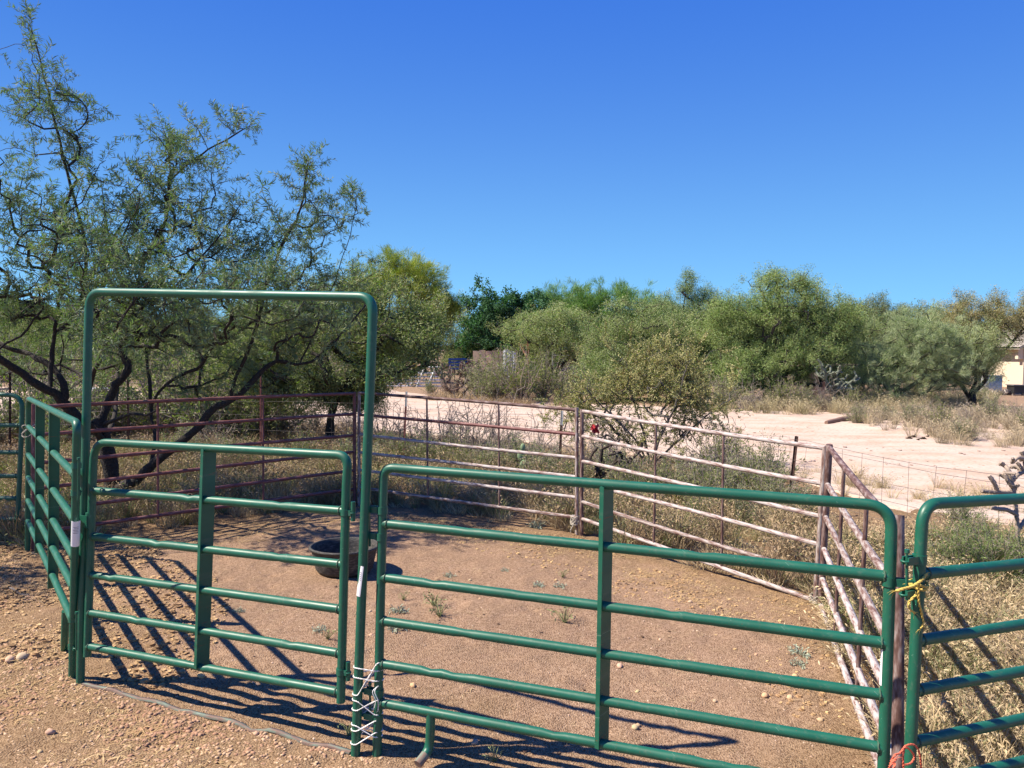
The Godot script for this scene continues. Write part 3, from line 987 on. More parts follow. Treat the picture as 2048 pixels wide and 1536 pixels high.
func build_tub() -> void:
	var at: Vector3 = Vector3(-1.48, 0, -6.662)
	var t := thing("feed_tub", "round black rubber feed tub on the pen's dirt", "tub", at)
	var prof := [[0.21, 0.012], [0.232, 0.0], [0.25, 0.025], [0.268, 0.10], [0.288, 0.192], [0.292, 0.205], [0.307, 0.209], [0.311, 0.22], [0.302, 0.229], [0.287, 0.225], [0.276, 0.19], [0.256, 0.09], [0.238, 0.035], [0.21, 0.027], [0.02, 0.025]]
	var s := Shape.new()
	var sides := 48
	for i in prof.size():
		for j in sides + 1:
			var a := TAU * j / sides
			var k := 1.0 + 0.018 * sin(a * 2.0 + 0.7) + 0.006 * sin(a * 5.0)
			s.v.append(at + Vector3(cos(a) * prof[i][0] * k, prof[i][1] + 0.008 * sin(a + 1.0) * prof[i][1] * 3.0, sin(a) * prof[i][0] * k))
			var p: Array = prof[maxi(i - 1, 0)]
			var q: Array = prof[mini(i + 1, prof.size() - 1)]
			var nn := Vector2(q[1] - p[1], -(q[0] - p[0])).normalized()
			s.n.append(Vector3(cos(a) * nn.x, nn.y, sin(a) * nn.x))
			s.c.append(Color.WHITE)
			s.uv.append(Vector2(float(j) / sides * 3.0, i * 0.12))
	for i in prof.size() - 1:
		for j in sides:
			var k := i * (sides + 1) + j
			s.ix.append_array([k, k + 1, k + sides + 2, k, k + sides + 2, k + sides + 1])
	put(s, "body", M.rubber, t)
	s = Shape.new()
	var ring := []
	for j in 49:
		var a := TAU * j / 48.0
		var k := 1.0 + 0.018 * sin(a * 2.0 + 0.7) + 0.006 * sin(a * 5.0)
		ring.append(at + Vector3(cos(a) * 0.298 * k, 0.218 + 0.008 * sin(a + 1.0) * 0.9, sin(a) * 0.298 * k))
	s.tube(ring, 0.013, 8, false)
	put(s, "rim", M.rubber, t)


# ------------------------------------------------------------------ plants
# a short twig with its leaves, used many times through a crown
func spray(kind: String) -> ArrayMesh:
	var s := Shape.new()
	var wood := Color(0.75, 0.55, 0.5)
	if kind == "mesquite":
		var p := [Vector3.ZERO, Vector3(0.015, 0.0, 0.08), Vector3(-0.012, 0.012, 0.16), Vector3(0.008, 0.0, 0.25)]
		s.tube(p, [0.0028, 0.0022, 0.0016, 0.001], 3, false, wood)
		for i in 12:
			var at := Vector3(rng.randf_range(-0.01, 0.01), 0.004, 0.03 + 0.018 * i)
			var a := rng.randf() * TAU
			var d := (Vector3(cos(a), sin(a) * 0.7 - 0.15, rng.randf_range(0.1, 0.9))).normalized()
			for e in [-1.0, 1.0]:
				var spread: Vector3 = d.rotated(d.cross(Vector3(0.3, 1, 0.2)).cross(d).normalized(), e * rng.randf_range(0.15, 0.45))
				var side := spread.cross(any_dir()).normalized()
				var shade := rng.randf_range(0.7, 1.25)
				s.leaf(at + spread * 0.008, spread, side, rng.randf_range(0.045, 0.08), rng.randf_range(0.009, 0.015), rng.randf_range(0.0, 0.45), Color(shade, shade, shade * rng.randf_range(0.8, 1.05)))
	elif kind == "far":
		for i in 4:
			var d := (any_dir() + Vector3(0, 0.2, 0.6)).normalized()
			s.tube([Vector3.ZERO, d * 0.16 + any_dir() * 0.015, d * 0.3], [0.004, 0.003, 0.0015], 3, false, wood)
		for i in 40:
			var d := any_dir()
			var at := d * 0.28 * pow(rng.randf(), 0.5) + Vector3(0, 0.02, 0.08)
			var dir := (any_dir() + Vector3(0, -0.15, 0.4)).normalized()
			var shade := rng.randf_range(0.65, 1.3)
			s.leaf(at, dir, dir.cross(any_dir()).normalized(), rng.randf_range(0.06, 0.11), rng.randf_range(0.016, 0.026), rng.randf_range(0.0, 0.4), Color(shade, shade, shade * rng.randf_range(0.75, 1.05)))
	elif kind == "broom":
		for i in 34:
			var d := (Vector3(0, 0, 1) + any_dir() * 0.6).normalized()
			var at := any_dir() * 0.1 + d * rng.randf_range(-0.05, 0.15)
			var shade := rng.randf_range(0.65, 1.3)
			s.leaf(at, d, d.cross(any_dir()).normalized(), rng.randf_range(0.13, 0.28), rng.randf_range(0.008, 0.014), rng.randf_range(-0.05, 0.2), Color(shade, shade, shade * 0.95))
	elif kind == "broad":
		for i in 40:
			var at := any_dir() * 0.24 * pow(rng.randf(), 0.5)
			var dir := (any_dir() + Vector3(0, -0.4, 0.3)).normalized()
			var shade := rng.randf_range(0.6, 1.35)
			s.leaf(at, dir, dir.cross(any_dir()).normalized(), rng.randf_range(0.08, 0.13), rng.randf_range(0.05, 0.075), rng.randf_range(0.0, 0.3), Color(shade, shade, shade))
	elif kind == "creosote":
		for i in 5:
			var d := (Vector3(0, 0, 1) + any_dir() * 0.55).normalized()
			s.tube([Vector3.ZERO, d * 0.14 + any_dir() * 0.012, d * 0.26], [0.0026, 0.002, 0.0012], 3, false, wood * 0.9)
			for k in 11:
				var dir := (d + any_dir() * 0.9).normalized()
				var shade := rng.randf_range(0.65, 1.3)
				s.leaf(d * (0.05 + 0.02 * k) + any_dir() * 0.012, dir, dir.cross(any_dir()).normalized(), rng.randf_range(0.02, 0.034), rng.randf_range(0.012, 0.018), 0.1, Color(shade, shade, shade * 0.9))
			for k in 2:
				var q := d * rng.randf_range(0.12, 0.26) + any_dir() * 0.02
				s.box(q, Vector3(0.0065, 0.0065, 0.0065), Basis(any_dir(), rng.randf() * 3.0), Color(4.2, 3.4, 2.9))
	return s.mesh()


# grows wood from given limbs to points spread through the crown's lobes, then hangs sprays on it
# spec: base, limbs [[points, r at start, r at end]], lobes [[centre, radii, points]], rmin, step, spray, per, col, col2, size, bark
func tree(called: String, label: String, category: String, spec: Dictionary, group := "") -> Node3D:
	var base: Vector3 = spec.base
	base.y = ground_y(base.x, base.z)
	var t := thing(called, label, category, base, group)
	rng.seed = hash(label)
	var pos := PackedVector3Array()
	var par := PackedInt32Array()
	var least := PackedFloat32Array()
	var step: float = spec.get("step", 0.2)
	for limb in spec.limbs:
		var p := smooth(limb[0], step)
		var from := -1
		if pos.size():
			var best := 1e9
			for i in pos.size():
				var d := pos[i].distance_squared_to(p[0])
				if d < best:
					best = d
					from = i
		for i in p.size():
			if i == 0 and from >= 0 and pos[from].distance_to(p[0]) < 0.02:
				continue
			pos.append(p[i] + (any_dir() * step * 0.07 if i else Vector3.ZERO))
			par.append(from)
			least.append(lerpf(limb[1], limb[2], float(i) / p.size()))
			from = pos.size() - 1
	var goals := []
	for lobe in spec.lobes:
		for i in lobe[2]:
			goals.append(lobe[0] + any_dir() * pow(rng.randf(), 0.5) * rng.randf_range(0.6, 1.42) * lobe[1])
	var hub: Vector3 = spec.get("hub", pos[mini(6, pos.size() - 1)])
	goals.sort_custom(func(a, b): return a.distance_squared_to(hub) < b.distance_squared_to(hub))
	var first_free := int(spec.get("bare", 3))
	var tips := []
	for g: Vector3 in goals:
		if g.y < base.y + 0.15:
			continue
		var best := 1e9
		var from := 0
		for i in range(first_free, pos.size()):
			var d := pos[i].distance_squared_to(g)
			if pos[i].y > g.y:
				d *= 1.0 + (pos[i].y - g.y) * 0.8
			if d < best:
				best = d
				from = i
		var start := pos[from]
		var reach := start.distance_to(g)
		var k := maxi(1, int(ceil(reach / step)))
		var heading := (start - pos[par[from]]).normalized() if par[from] >= 0 else Vector3.UP
		var bend := start + heading * reach * 0.32 + Vector3.UP * reach * 0.10 + any_dir() * reach * 0.12
		for j in k:
			var u := float(j + 1) / k
			var q := start.lerp(bend, u).lerp(bend.lerp(g, u), u) + any_dir() * step * 0.10
			pos.append(q)
			par.append(from)
			least.append(0.0)
			from = pos.size() - 1
		tips.append(from)
	# thickness from how many twigs each stretch of wood carries
	var n := pos.size()
	var burden := PackedFloat32Array()
	burden.resize(n)
	for i in tips:
		burden[i] += 1.0
	for i in range(n - 1, -1, -1):
		if par[i] >= 0:
			burden[par[i]] += burden[i]
	var rmin: float = spec.get("rmin", 0.004)
	var rad := PackedFloat32Array()
	rad.resize(n)
	for i in n:
		rad[i] = maxf(least[i], minf(rmin * pow(maxf(burden[i], 1.0), spec.get("swell", 0.5)), spec.get("rmax", 0.06)))
	var heir := PackedInt32Array()
	heir.resize(n)
	heir.fill(-1)
	for i in range(n - 1, -1, -1):
		if par[i] >= 0 and (heir[par[i]] < 0 or burden[i] + least[i] * 100.0 > burden[heir[par[i]]] + least[heir[par[i]]] * 100.0):
			heir[par[i]] = i
	var s := Shape.new()
	for i in n:
		if par[i] >= 0 and heir[par[i]] == i:
			continue
		var p := []
		var r := []
		if par[i] >= 0:
			p.append(pos[par[i]])
			r.append(minf(rad[i], rad[par[i]]))
		var q := i
		while q >= 0:
			p.append(pos[q])
			r.append(rad[q] * (rng.randf_range(0.86, 1.14) if rad[q] > 0.012 else 1.0))
			q = heir[q]
		if p.size() < 2:
			continue
		if par[i] < 0:
			p.insert(0, p[0] - Vector3(0, 0.12, 0))
			r.insert(0, r[0] * 1.25)
		s.tube(p, r, 9 if r[1] > 0.03 else 6 if r[1] > 0.012 else 4, false)
	put(s, "trunk", spec.get("bark", M.bark), t)
	# foliage
	var places := []
	var colors := []
	var a: Color = spec.col
	var b: Color = spec.col2
	var per: int = spec.get("per", 3)
	var size: float = spec.get("size", 1.0)
	for i in tips:
		var q: int = i
		var hue := rng.randf()
		if rng.randf() < float(spec.get("bald", 0.05)):
			continue
		for k in per:
			var dir := (pos[q] - pos[par[q]]).normalized() if par[q] >= 0 else Vector3.UP
			dir = (dir + any_dir() * 0.8 + Vector3.UP * float(spec.get("lift", 0.1))).normalized()
			var y := dir.cross(any_dir()).normalized()
			var sc := size * rng.randf_range(0.7, 1.25)
			var x := y.cross(dir)
			places.append(Transform3D(Basis(x * sc, y * sc, dir * sc), pos[q] + any_dir() * step * float(spec.get("loose", 0.3)) - base))
			var c := a.lerp(b, clampf(hue + rng.randf_range(-0.35, 0.35), 0.0, 1.0)) * rng.randf_range(0.8, 1.2)
			c.a = 1.0
			colors.append(c)
			if k % 2 == 1 and par[q] >= 0 and burden[par[q]] < 4.0:
				q = par[q]
	var crown := many(M[spec.spray], M.leaf, places, colors, "crown", t)
	return t


func build_sprays() -> void:
	rng.seed = 5
	M.s_mesquite = spray("mesquite")
	M.s_far = spray("far")
	M.s_broom = spray("broom")
	M.s_broad = spray("broad")
	M.s_creosote = spray("creosote")


func lobe(at: Vector3, rx: float, ry: float, rz: float, n: int) -> Array:
	return [at, Vector3(rx, ry, rz), n]


func build_trees() -> void:
	# the mesquite behind the arch
	tree("mesquite_tree", "big dark-limbed mesquite spreading over the maroon panel", "tree", {
		"base": Vector3(-5.014, 0, -9.377), "hub": Vector3(-5.124, 1.305, -9.2), "bare": 4, "step": 0.15, "rmin": 0.0032, "rmax": 0.02, "swell": 0.45, "loose": 0.5,
		"limbs": [
			[[Vector3(-4.973, -0.028, -9.3), Vector3(-4.988, 0.362, -9.3), Vector3(-5.02, 0.745, -9.25), Vector3(-5.065, 1.029, -9.2)], 0.115, 0.070],
			[[Vector3(-5.035, 0.875, -9.2), Vector3(-5.277, 1.096, -9.1), Vector3(-5.45, 1.389, -8.95), Vector3(-5.575, 1.502, -8.8), Vector3(-5.69, 1.644, -8.7), Vector3(-5.806, 1.801, -8.5), Vector3(-5.998, 2.016, -8.3), Vector3(-6.3, 2.445, -8.2)], 0.068, 0.021],
			[[Vector3(-5.373, 1.345, -9), Vector3(-5.383, 1.525, -9), Vector3(-5.544, 1.702, -9.05), Vector3(-5.761, 1.813, -9.1), Vector3(-6.013, 1.881, -9.2), Vector3(-6.227, 1.945, -9.2), Vector3(-6.655, 2.266, -9.3)], 0.046, 0.014],
			[[Vector3(-5.491, 1.439, -8.9), Vector3(-5.512, 1.693, -8.95), Vector3(-5.51, 1.991, -9), Vector3(-5.472, 2.136, -9), Vector3(-5.386, 2.224, -9.1), Vector3(-5.264, 2.589, -9.2), Vector3(-5.228, 3.135, -9.2), Vector3(-5.286, 3.718, -9.1), Vector3(-5.398, 4.342, -9), Vector3(-5.508, 4.964, -8.95), Vector3(-5.661, 5.631, -8.9), Vector3(-5.728, 5.812, -8.9)], 0.029, 0.002],
			[[Vector3(-5.065, 1.029, -9.2), Vector3(-4.98, 1.345, -9.3), Vector3(-4.923, 1.489, -9.3), Vector3(-4.792, 1.657, -9.35), Vector3(-4.854, 1.811, -9.4), Vector3(-4.853, 2.005, -9.4), Vector3(-4.801, 2.206, -9.4), Vector3(-4.724, 2.55, -9.4), Vector3(-4.547, 3.037, -9.3), Vector3(-4.251, 3.513, -9.2), Vector3(-4.142, 4.092, -9.1), Vector3(-4.153, 4.524, -9)], 0.053, 0.003],
			[[Vector3(-4.84, 1.987, -9.4), Vector3(-4.502, 2.296, -9.2), Vector3(-4.164, 2.532, -9), Vector3(-3.778, 2.873, -8.8), Vector3(-3.388, 3.27, -8.7), Vector3(-3.157, 3.615, -8.7)], 0.024, 0.004],
			[[Vector3(-4.801, 2.206, -9.4), Vector3(-4.952, 2.559, -9.6), Vector3(-5.149, 2.958, -9.8), Vector3(-5.328, 3.552, -9.9), Vector3(-5.421, 4.133, -9.9)], 0.024, 0.004],
			[[Vector3(-4.851, 0.217, -9.25), Vector3(-4.55, 0.347, -9), Vector3(-4.392, 0.461, -8.95), Vector3(-4.127, 0.683, -8.9), Vector3(-3.888, 0.867, -8.9), Vector3(-3.708, 1.049, -8.9), Vector3(-3.549, 1.257, -8.95), Vector3(-3.358, 1.347, -9), Vector3(-3.183, 1.525, -9.1), Vector3(-3.047, 1.708, -9.15), Vector3(-2.88, 1.82, -9.2), Vector3(-2.57, 1.786, -9.3), Vector3(-2.348, 1.963, -9.4), Vector3(-2.059, 2.283, -9.5), Vector3(-1.84, 2.608, -9.6)], 0.062, 0.007],
			[[Vector3(-3.376, 1.346, -9), Vector3(-3.321, 1.59, -8.95), Vector3(-3.172, 1.861, -8.9), Vector3(-3.083, 2.07, -8.9), Vector3(-2.994, 2.367, -8.9), Vector3(-2.956, 2.729, -9), Vector3(-2.852, 3.173, -9.2), Vector3(-2.638, 3.677, -9.3), Vector3(-2.548, 4.225, -9.3)], 0.022, 0.003],
			[[Vector3(-4.331, 0.552, -8.95), Vector3(-4.329, 0.836, -9.1), Vector3(-4.43, 1.07, -9.2), Vector3(-4.495, 1.477, -9.3), Vector3(-4.59, 1.928, -9.4), Vector3(-4.523, 2.308, -9.5), Vector3(-4.314, 2.633, -9.6)], 0.024, 0.006],
			[[Vector3(-4.429, 1.255, -9.2), Vector3(-4.216, 1.509, -9.1), Vector3(-3.898, 1.669, -9), Vector3(-3.778, 1.713, -9), Vector3(-3.528, 2.004, -8.9), Vector3(-3.253, 2.241, -8.8)], 0.016, 0.004],
			[[Vector3(-5.034, 0.998, -9.2), Vector3(-4.583, 1.143, -8.9), Vector3(-4.437, 1.19, -8.8), Vector3(-4.253, 1.183, -8.7), Vector3(-4.043, 1.259, -8.6)], 0.027, 0.008],
			[[Vector3(-5.03, 0.813, -9.2), Vector3(-4.906, 1.176, -8.6), Vector3(-4.452, 1.717, -8), Vector3(-3.868, 2.234, -7.4), Vector3(-3.425, 2.605, -7.1)], 0.036, 0.007],
			[[Vector3(-5.045, 0.744, -9.25), Vector3(-5.303, 1.115, -10), Vector3(-5.648, 1.911, -10.8), Vector3(-5.703, 2.654, -11.2)], 0.036, 0.008],
			[[Vector3(-2.632, 1.785, -9.3), Vector3(-2.438, 2.34, -9.5), Vector3(-2.251, 2.846, -9.5), Vector3(-2.065, 3.412, -9.5), Vector3(-1.98, 3.849, -9.5)], 0.011, 0.002],
			[[Vector3(-4.143, 3.974, -9.1), Vector3(-3.74, 4.25, -9), Vector3(-3.443, 4.43, -9), Vector3(-3.147, 4.61, -9)], 0.006, 0.001]],
		"lobes": [
			lobe(Vector3(-5.477, 4.976, -8.9), 0.42, 0.5, 0.5, 42), lobe(Vector3(-5.308, 4.432, -8.9), 0.45, 0.4, 0.5, 26), lobe(Vector3(-5.572, 3.521, -8.7), 0.85, 0.95, 0.9, 88), lobe(Vector3(-5.163, 3.027, -9.3), 0.85, 0.8, 0.9, 74), lobe(Vector3(-3.979, 3.836, -9), 0.8, 0.6, 0.8, 96),
			lobe(Vector3(-4.036, 4.363, -9), 0.5, 0.25, 0.5, 26), lobe(Vector3(-3.326, 3.139, -9), 0.75, 0.65, 0.8, 84), lobe(Vector3(-2.542, 3.574, -9.4), 0.5, 0.65, 0.6, 44), lobe(Vector3(-2.314, 2.845, -9.5), 0.55, 0.45, 0.6, 36), lobe(Vector3(-3.496, 2.391, -8.4), 1.0, 0.4, 0.7, 44),
			lobe(Vector3(-6.436, 3.45, -8.7), 0.9, 1.5, 1.2, 80), lobe(Vector3(-5.841, 2.327, -9), 0.8, 0.45, 0.9, 46), lobe(Vector3(-3.917, 2.635, -7.5), 0.9, 0.75, 0.6, 105), lobe(Vector3(-5.894, 2.492, -11), 1.3, 0.8, 0.9, 60),
			lobe(Vector3(-3.236, 4.62, -9), 0.13, 0.08, 0.1, 7), lobe(Vector3(-2.566, 4.225, -9.3), 0.1, 0.2, 0.2, 9), lobe(Vector3(-2.098, 3.723, -9.5), 0.15, 0.35, 0.3, 14), lobe(Vector3(-3.502, 4.663, -9), 0.04, 0.09, 0.1, 3), lobe(Vector3(-4.616, 3.507, -9.2), 0.5, 0.45, 0.6, 36), lobe(Vector3(-2.788, 2.076, -9), 0.7, 0.3, 0.5, 18), lobe(Vector3(-3.851, 1.393, -9.1), 0.45, 0.3, 0.4, 12), lobe(Vector3(-5.661, 5.574, -8.9), 0.07, 0.3, 0.1, 6), lobe(Vector3(-4.539, 2.179, -9.4), 0.9, 0.35, 0.8, 44), lobe(Vector3(-2.882, 2.572, -9.3), 0.9, 0.4, 0.7, 50), lobe(Vector3(-5.42, 2.512, -9), 0.7, 0.4, 0.8, 36), lobe(Vector3(-3.869, 1.939, -9.6), 0.8, 0.3, 0.6, 30), lobe(Vector3(-2.883, 3.308, -9.3), 0.45, 0.4, 0.6, 26), lobe(Vector3(-4.16, 3.244, -9), 0.9, 0.55, 0.8, 60), lobe(Vector3(-5.411, 3.225, -9), 0.8, 0.6, 0.9, 50), lobe(Vector3(-3.517, 2.349, -7.6), 0.9, 0.4, 0.6, 75), lobe(Vector3(-2.692, 2.542, -8), 0.7, 0.35, 0.6, 56), lobe(Vector3(-2.258, 2.315, -8.8), 0.6, 0.3, 0.6, 26), lobe(Vector3(-6.9, 3.0, -7.5), 1.2, 0.7, 0.9, 230), lobe(Vector3(-8.2, 3.5, -7.4), 1.2, 0.8, 0.9, 190), lobe(Vector3(-6.9, 2.9, -6.1), 1.0, 0.5, 0.7, 90), lobe(Vector3(-3.377, 1.699, -9.3), 0.7, 0.25, 0.5, 22), lobe(Vector3(-5.267, 1.782, -10.2), 0.9, 0.35, 0.6, 34), lobe(Vector3(-6.433, 1.633, -10), 0.8, 0.35, 0.6, 30)],
		"spray": "s_mesquite", "per": 3, "bald": 0.14, "size": 0.82, "lift": 0.1, "col": Color(0.16, 0.215, 0.14), "col2": Color(0.27, 0.3, 0.19)})
	# the next mesquite along the fence
	tree("mesquite_tree", "round grey-green mesquite with sawn limb stubs beyond the wire fence", "tree", {
		"base": Vector3(-3.484, 0, -14.172), "hub": Vector3(-3.216, 1.296, -14.01), "bare": 3, "step": 0.26, "rmin": 0.006, "rmax": 0.06,
		"limbs": [
			[[Vector3(-3.589, -0.06, -14.6), Vector3(-3.505, 0.775, -14.6), Vector3(-3.428, 1.021, -14.6), Vector3(-3.236, 1.271, -14.52), Vector3(-2.978, 1.617, -14.43), Vector3(-2.644, 2.055, -14.43), Vector3(-2.264, 2.54, -14.43)], 0.095, 0.02],
			[[Vector3(-3.496, 0.853, -14.6), Vector3(-3.698, 1.172, -14.43), Vector3(-3.94, 1.32, -14.26), Vector3(-4.222, 1.351, -14.09), Vector3(-4.497, 1.559, -13.92)], 0.06, 0.02],
			[[Vector3(-3.428, 1.021, -14.6), Vector3(-3.567, 1.553, -14.68), Vector3(-3.809, 2.039, -14.85), Vector3(-4.009, 2.726, -14.85)], 0.07, 0.02],
			[[Vector3(-3.236, 1.271, -14.52), Vector3(-2.671, 1.395, -14.09), Vector3(-2.149, 1.554, -13.75), Vector3(-1.761, 1.701, -13.58)], 0.045, 0.012],
			[[Vector3(-3.428, 0.972, -14.6), Vector3(-3.341, 1.226, -15.45), Vector3(-3.244, 2.161, -15.96), Vector3(-3.07, 3.022, -16.13)], 0.06, 0.02]],
		"lobes": [
			lobe(Vector3(-3.746, 2.378, -14.6), 1.17, 1.04, 1.35, 110), lobe(Vector3(-2.551, 2.392, -14.43), 1.04, 0.96, 1.26, 120), lobe(Vector3(-1.875, 2.559, -14.77), 0.65, 0.61, 0.81, 60), lobe(Vector3(-1.683, 2.07, -14.43), 0.65, 0.52, 0.81, 46), lobe(Vector3(-3.008, 3.011, -14.77), 0.78, 0.52, 0.90, 54),
			lobe(Vector3(-4.47, 2.026, -14.43), 0.87, 0.70, 0.90, 60), lobe(Vector3(-5.303, 1.729, -14.09), 0.78, 0.61, 0.72, 46), lobe(Vector3(-2.269, 1.594, -13.92), 0.78, 0.22, 0.63, 24), lobe(Vector3(-3.882, 1.219, -14.4), 0.72, 0.38, 0.61, 115), lobe(Vector3(-3.001, 1.064, -14.8), 0.69, 0.35, 0.59, 94), lobe(Vector3(-2.769, 1.519, -14.6), 0.44, 0.39, 0.50, 69), lobe(Vector3(-4.652, 1.351, -14.4), 0.58, 0.48, 0.50, 115)],
		"spray": "s_far", "per": 3, "size": 0.66, "col": Color(0.25, 0.29, 0.145), "col2": Color(0.35, 0.37, 0.185)})
	var far := "trees beyond the dirt road"
	var green := Color(0.22, 0.26, 0.12)
	var olive := Color(0.3, 0.32, 0.16)
	far_tree("yellow-green palo verde rising behind the round mesquite", Vector3(-6.575, -0.304, -44), "s_broom", Color(0.3, 0.34, 0.075), Color(0.42, 0.44, 0.11), M.green_bark,
		[lobe(Vector3(-6.635, 6.413, -44), 2.05, 1.47, 1.75, 134), lobe(Vector3(-5.166, 5.42, -44), 1.76, 1.47, 1.50, 115), lobe(Vector3(-3.546, 4.281, -44), 0.94, 1.17, 0.80, 49), lobe(Vector3(-8.086, 5.374, -44), 1.76, 1.61, 1.50, 126)], 1.5, far, 0)
	far_tree("dark glossy green tree behind the brown cholla thicket", Vector3(-0.674, 0.17, -42), "s_broad", Color(0.060, 0.138, 0.063), Color(0.108, 0.204, 0.098), M.bark,
		[lobe(Vector3(-1.284, 3.654, -42), 1.54, 1.68, 1.31, 126), lobe(Vector3(0.663, 4.102, -42), 1.54, 1.34, 1.31, 101), lobe(Vector3(-0.568, 2.41, -42), 2.38, 0.84, 1.90, 98)], 1.2, far, 0)
	far_tree("light green mesquite with a forked dark trunk behind the chain link", Vector3(1.947, 0.35, -36), "s_far", Color(0.341, 0.404, 0.196), Color(0.465, 0.501, 0.278), M.bark,
		[lobe(Vector3(1.302, 2.858, -36), 2.04, 1.15, 1.73, 156), lobe(Vector3(3.349, 2.34, -36), 1.80, 1.01, 1.53, 121), lobe(Vector3(2.487, 3.522, -36), 1.32, 0.67, 1.12, 59)], 1.0, far, 0)
	far_tree("deep green palo verde standing tallest above the chain link", Vector3(4.788, -0.01, -46), "s_broom", Color(0.178, 0.307, 0.099), Color(0.259, 0.376, 0.140), M.green_bark,
		[lobe(Vector3(4.228, 4.966, -46), 2.30, 1.29, 1.90, 121), lobe(Vector3(6.523, 4.789, -46), 1.78, 1.29, 1.51, 93), lobe(Vector3(8.671, 4.426, -46), 1.53, 1.10, 1.30, 69), lobe(Vector3(2.396, 4.937, -46), 1.07, 0.80, 0.91, 35), lobe(Vector3(5.336, 3.154, -46), 3.68, 1.38, 1.90, 207)], 1.5, far, 1)
	far_tree("broad olive mesquite behind the creosote bush", Vector3(5.931, 0.025, -31), "s_far", Color(0.273, 0.335, 0.162), Color(0.383, 0.426, 0.228), M.bark,
		[lobe(Vector3(5.046, 2.492, -31), 1.96, 1.49, 1.67, 263), lobe(Vector3(7.11, 2.483, -31), 1.86, 1.45, 1.58, 242), lobe(Vector3(5.906, 1.06, -31), 2.89, 0.93, 1.90, 242), lobe(Vector3(3.938, 1.236, -31), 1.14, 0.93, 0.97, 95)], 1.0, far, 2)
	far_tree("slender mesquite with a wispy pointed top", Vector3(8.091, -0.028, -34), "s_far", Color(0.246, 0.328, 0.172), Color(0.341, 0.404, 0.228), M.bark,
		[lobe(Vector3(7.976, 4.335, -34), 0.73, 1.00, 0.62, 54), lobe(Vector3(7.839, 5.277, -34), 0.27, 0.50, 0.50, 10), lobe(Vector3(6.745, 3.911, -34), 0.86, 0.82, 0.73, 52), lobe(Vector3(9.114, 3.993, -34), 0.95, 0.95, 0.81, 67), lobe(Vector3(8.481, 2.359, -34), 2.04, 1.31, 1.73, 200)], 0.85, far, 2)
	far_tree("wide mesquite with fanned dark limbs showing below its crown", Vector3(10.389, 0.228, -29), "s_far", Color(0.259, 0.348, 0.140), Color(0.362, 0.432, 0.196), M.bark,
		[lobe(Vector3(10.278, 3.701, -29), 1.70, 1.28, 1.45, 223), lobe(Vector3(11.832, 3.341, -29), 1.12, 1.08, 0.95, 124), lobe(Vector3(8.948, 3.104, -29), 1.20, 1.16, 1.02, 143), lobe(Vector3(10.813, 2.073, -29), 2.22, 0.93, 1.89, 212), lobe(Vector3(9.954, 4.846, -29), 0.54, 0.50, 0.50, 28), lobe(Vector3(11.208, 4.712, -29), 0.66, 0.46, 0.56, 31), lobe(Vector3(8.81, 1.476, -28.4), 1.17, 0.91, 1.00, 114), lobe(Vector3(12.482, 2.389, -29), 0.77, 1.12, 0.66, 89), lobe(Vector3(12.795, 3.356, -29), 0.66, 0.77, 0.56, 52), lobe(Vector3(8.075, 3.282, -29), 0.77, 0.97, 0.66, 76)], 0.85, far, 2)
	far_tree("bushy green mesquite between the wide mesquite and the feathery palo verde", Vector3(18.449, 0.156, -40), "s_far", Color(0.273, 0.348, 0.162), Color(0.383, 0.432, 0.228), M.bark,
		[lobe(Vector3(18.47, 3.22, -40), 1.47, 1.20, 1.25, 95), lobe(Vector3(17.981, 2.016, -40), 1.73, 1.20, 1.47, 112)], 1.0, far, 2)
	far_tree("feathery pale green palo verde beside the far cholla", Vector3(14.841, 0.298, -29), "s_broom", Color(0.341, 0.404, 0.244), Color(0.478, 0.522, 0.327), M.green_bark,
		[lobe(Vector3(14.775, 2, -29), 1.51, 1.12, 1.28, 174), lobe(Vector3(16.302, 2.449, -29), 1.55, 1.20, 1.31, 190), lobe(Vector3(15.461, 3.206, -29), 1.31, 0.62, 1.12, 83), lobe(Vector3(13.869, 1.445, -29), 0.81, 0.93, 0.69, 77)], 0.75, far, 2)
	far_tree("spreading mesquite with twiggy lower limbs beside the white box", Vector3(18.356, 0.287, -30), "s_far", Color(0.314, 0.363, 0.196), Color(0.423, 0.446, 0.252), M.bark,
		[lobe(Vector3(18.17, 2.285, -30), 1.24, 1.10, 1.05, 131), lobe(Vector3(18.919, 2.057, -30), 0.64, 0.88, 0.54, 54), lobe(Vector3(17.513, 1.276, -30), 1.20, 0.72, 1.02, 83)], 0.85, far, 0)
	far_tree("rusty brown-leaved tree rising behind the pale palo verde", Vector3(25.949, 0.307, -42), "s_far", Color(0.320, 0.295, 0.160), Color(0.455, 0.392, 0.225), M.bark,
		[lobe(Vector3(24.947, 4.065, -42), 1.90, 1.40, 1.62, 130), lobe(Vector3(27.034, 4.209, -42), 1.62, 1.40, 1.38, 111), lobe(Vector3(28.567, 4.26, -42), 1.12, 1.23, 0.95, 67), lobe(Vector3(25.565, 2.68, -42), 1.96, 1.12, 1.67, 107)], 1.1, far, 0)
	far_tree("thin dark-leaved tree top between two palo verdes", Vector3(22.898, 0.059, -46), "s_far", Color(0.164, 0.209, 0.114), Color(0.259, 0.278, 0.162), M.bark,
		[lobe(Vector3(22.109, 4.728, -46), 1.41, 0.86, 1.20, 49), lobe(Vector3(23.643, 4.569, -46), 1.41, 0.86, 1.20, 49), lobe(Vector3(22.778, 3.214, -46), 2.61, 1.38, 1.90, 147)], 1.1, far, 1)
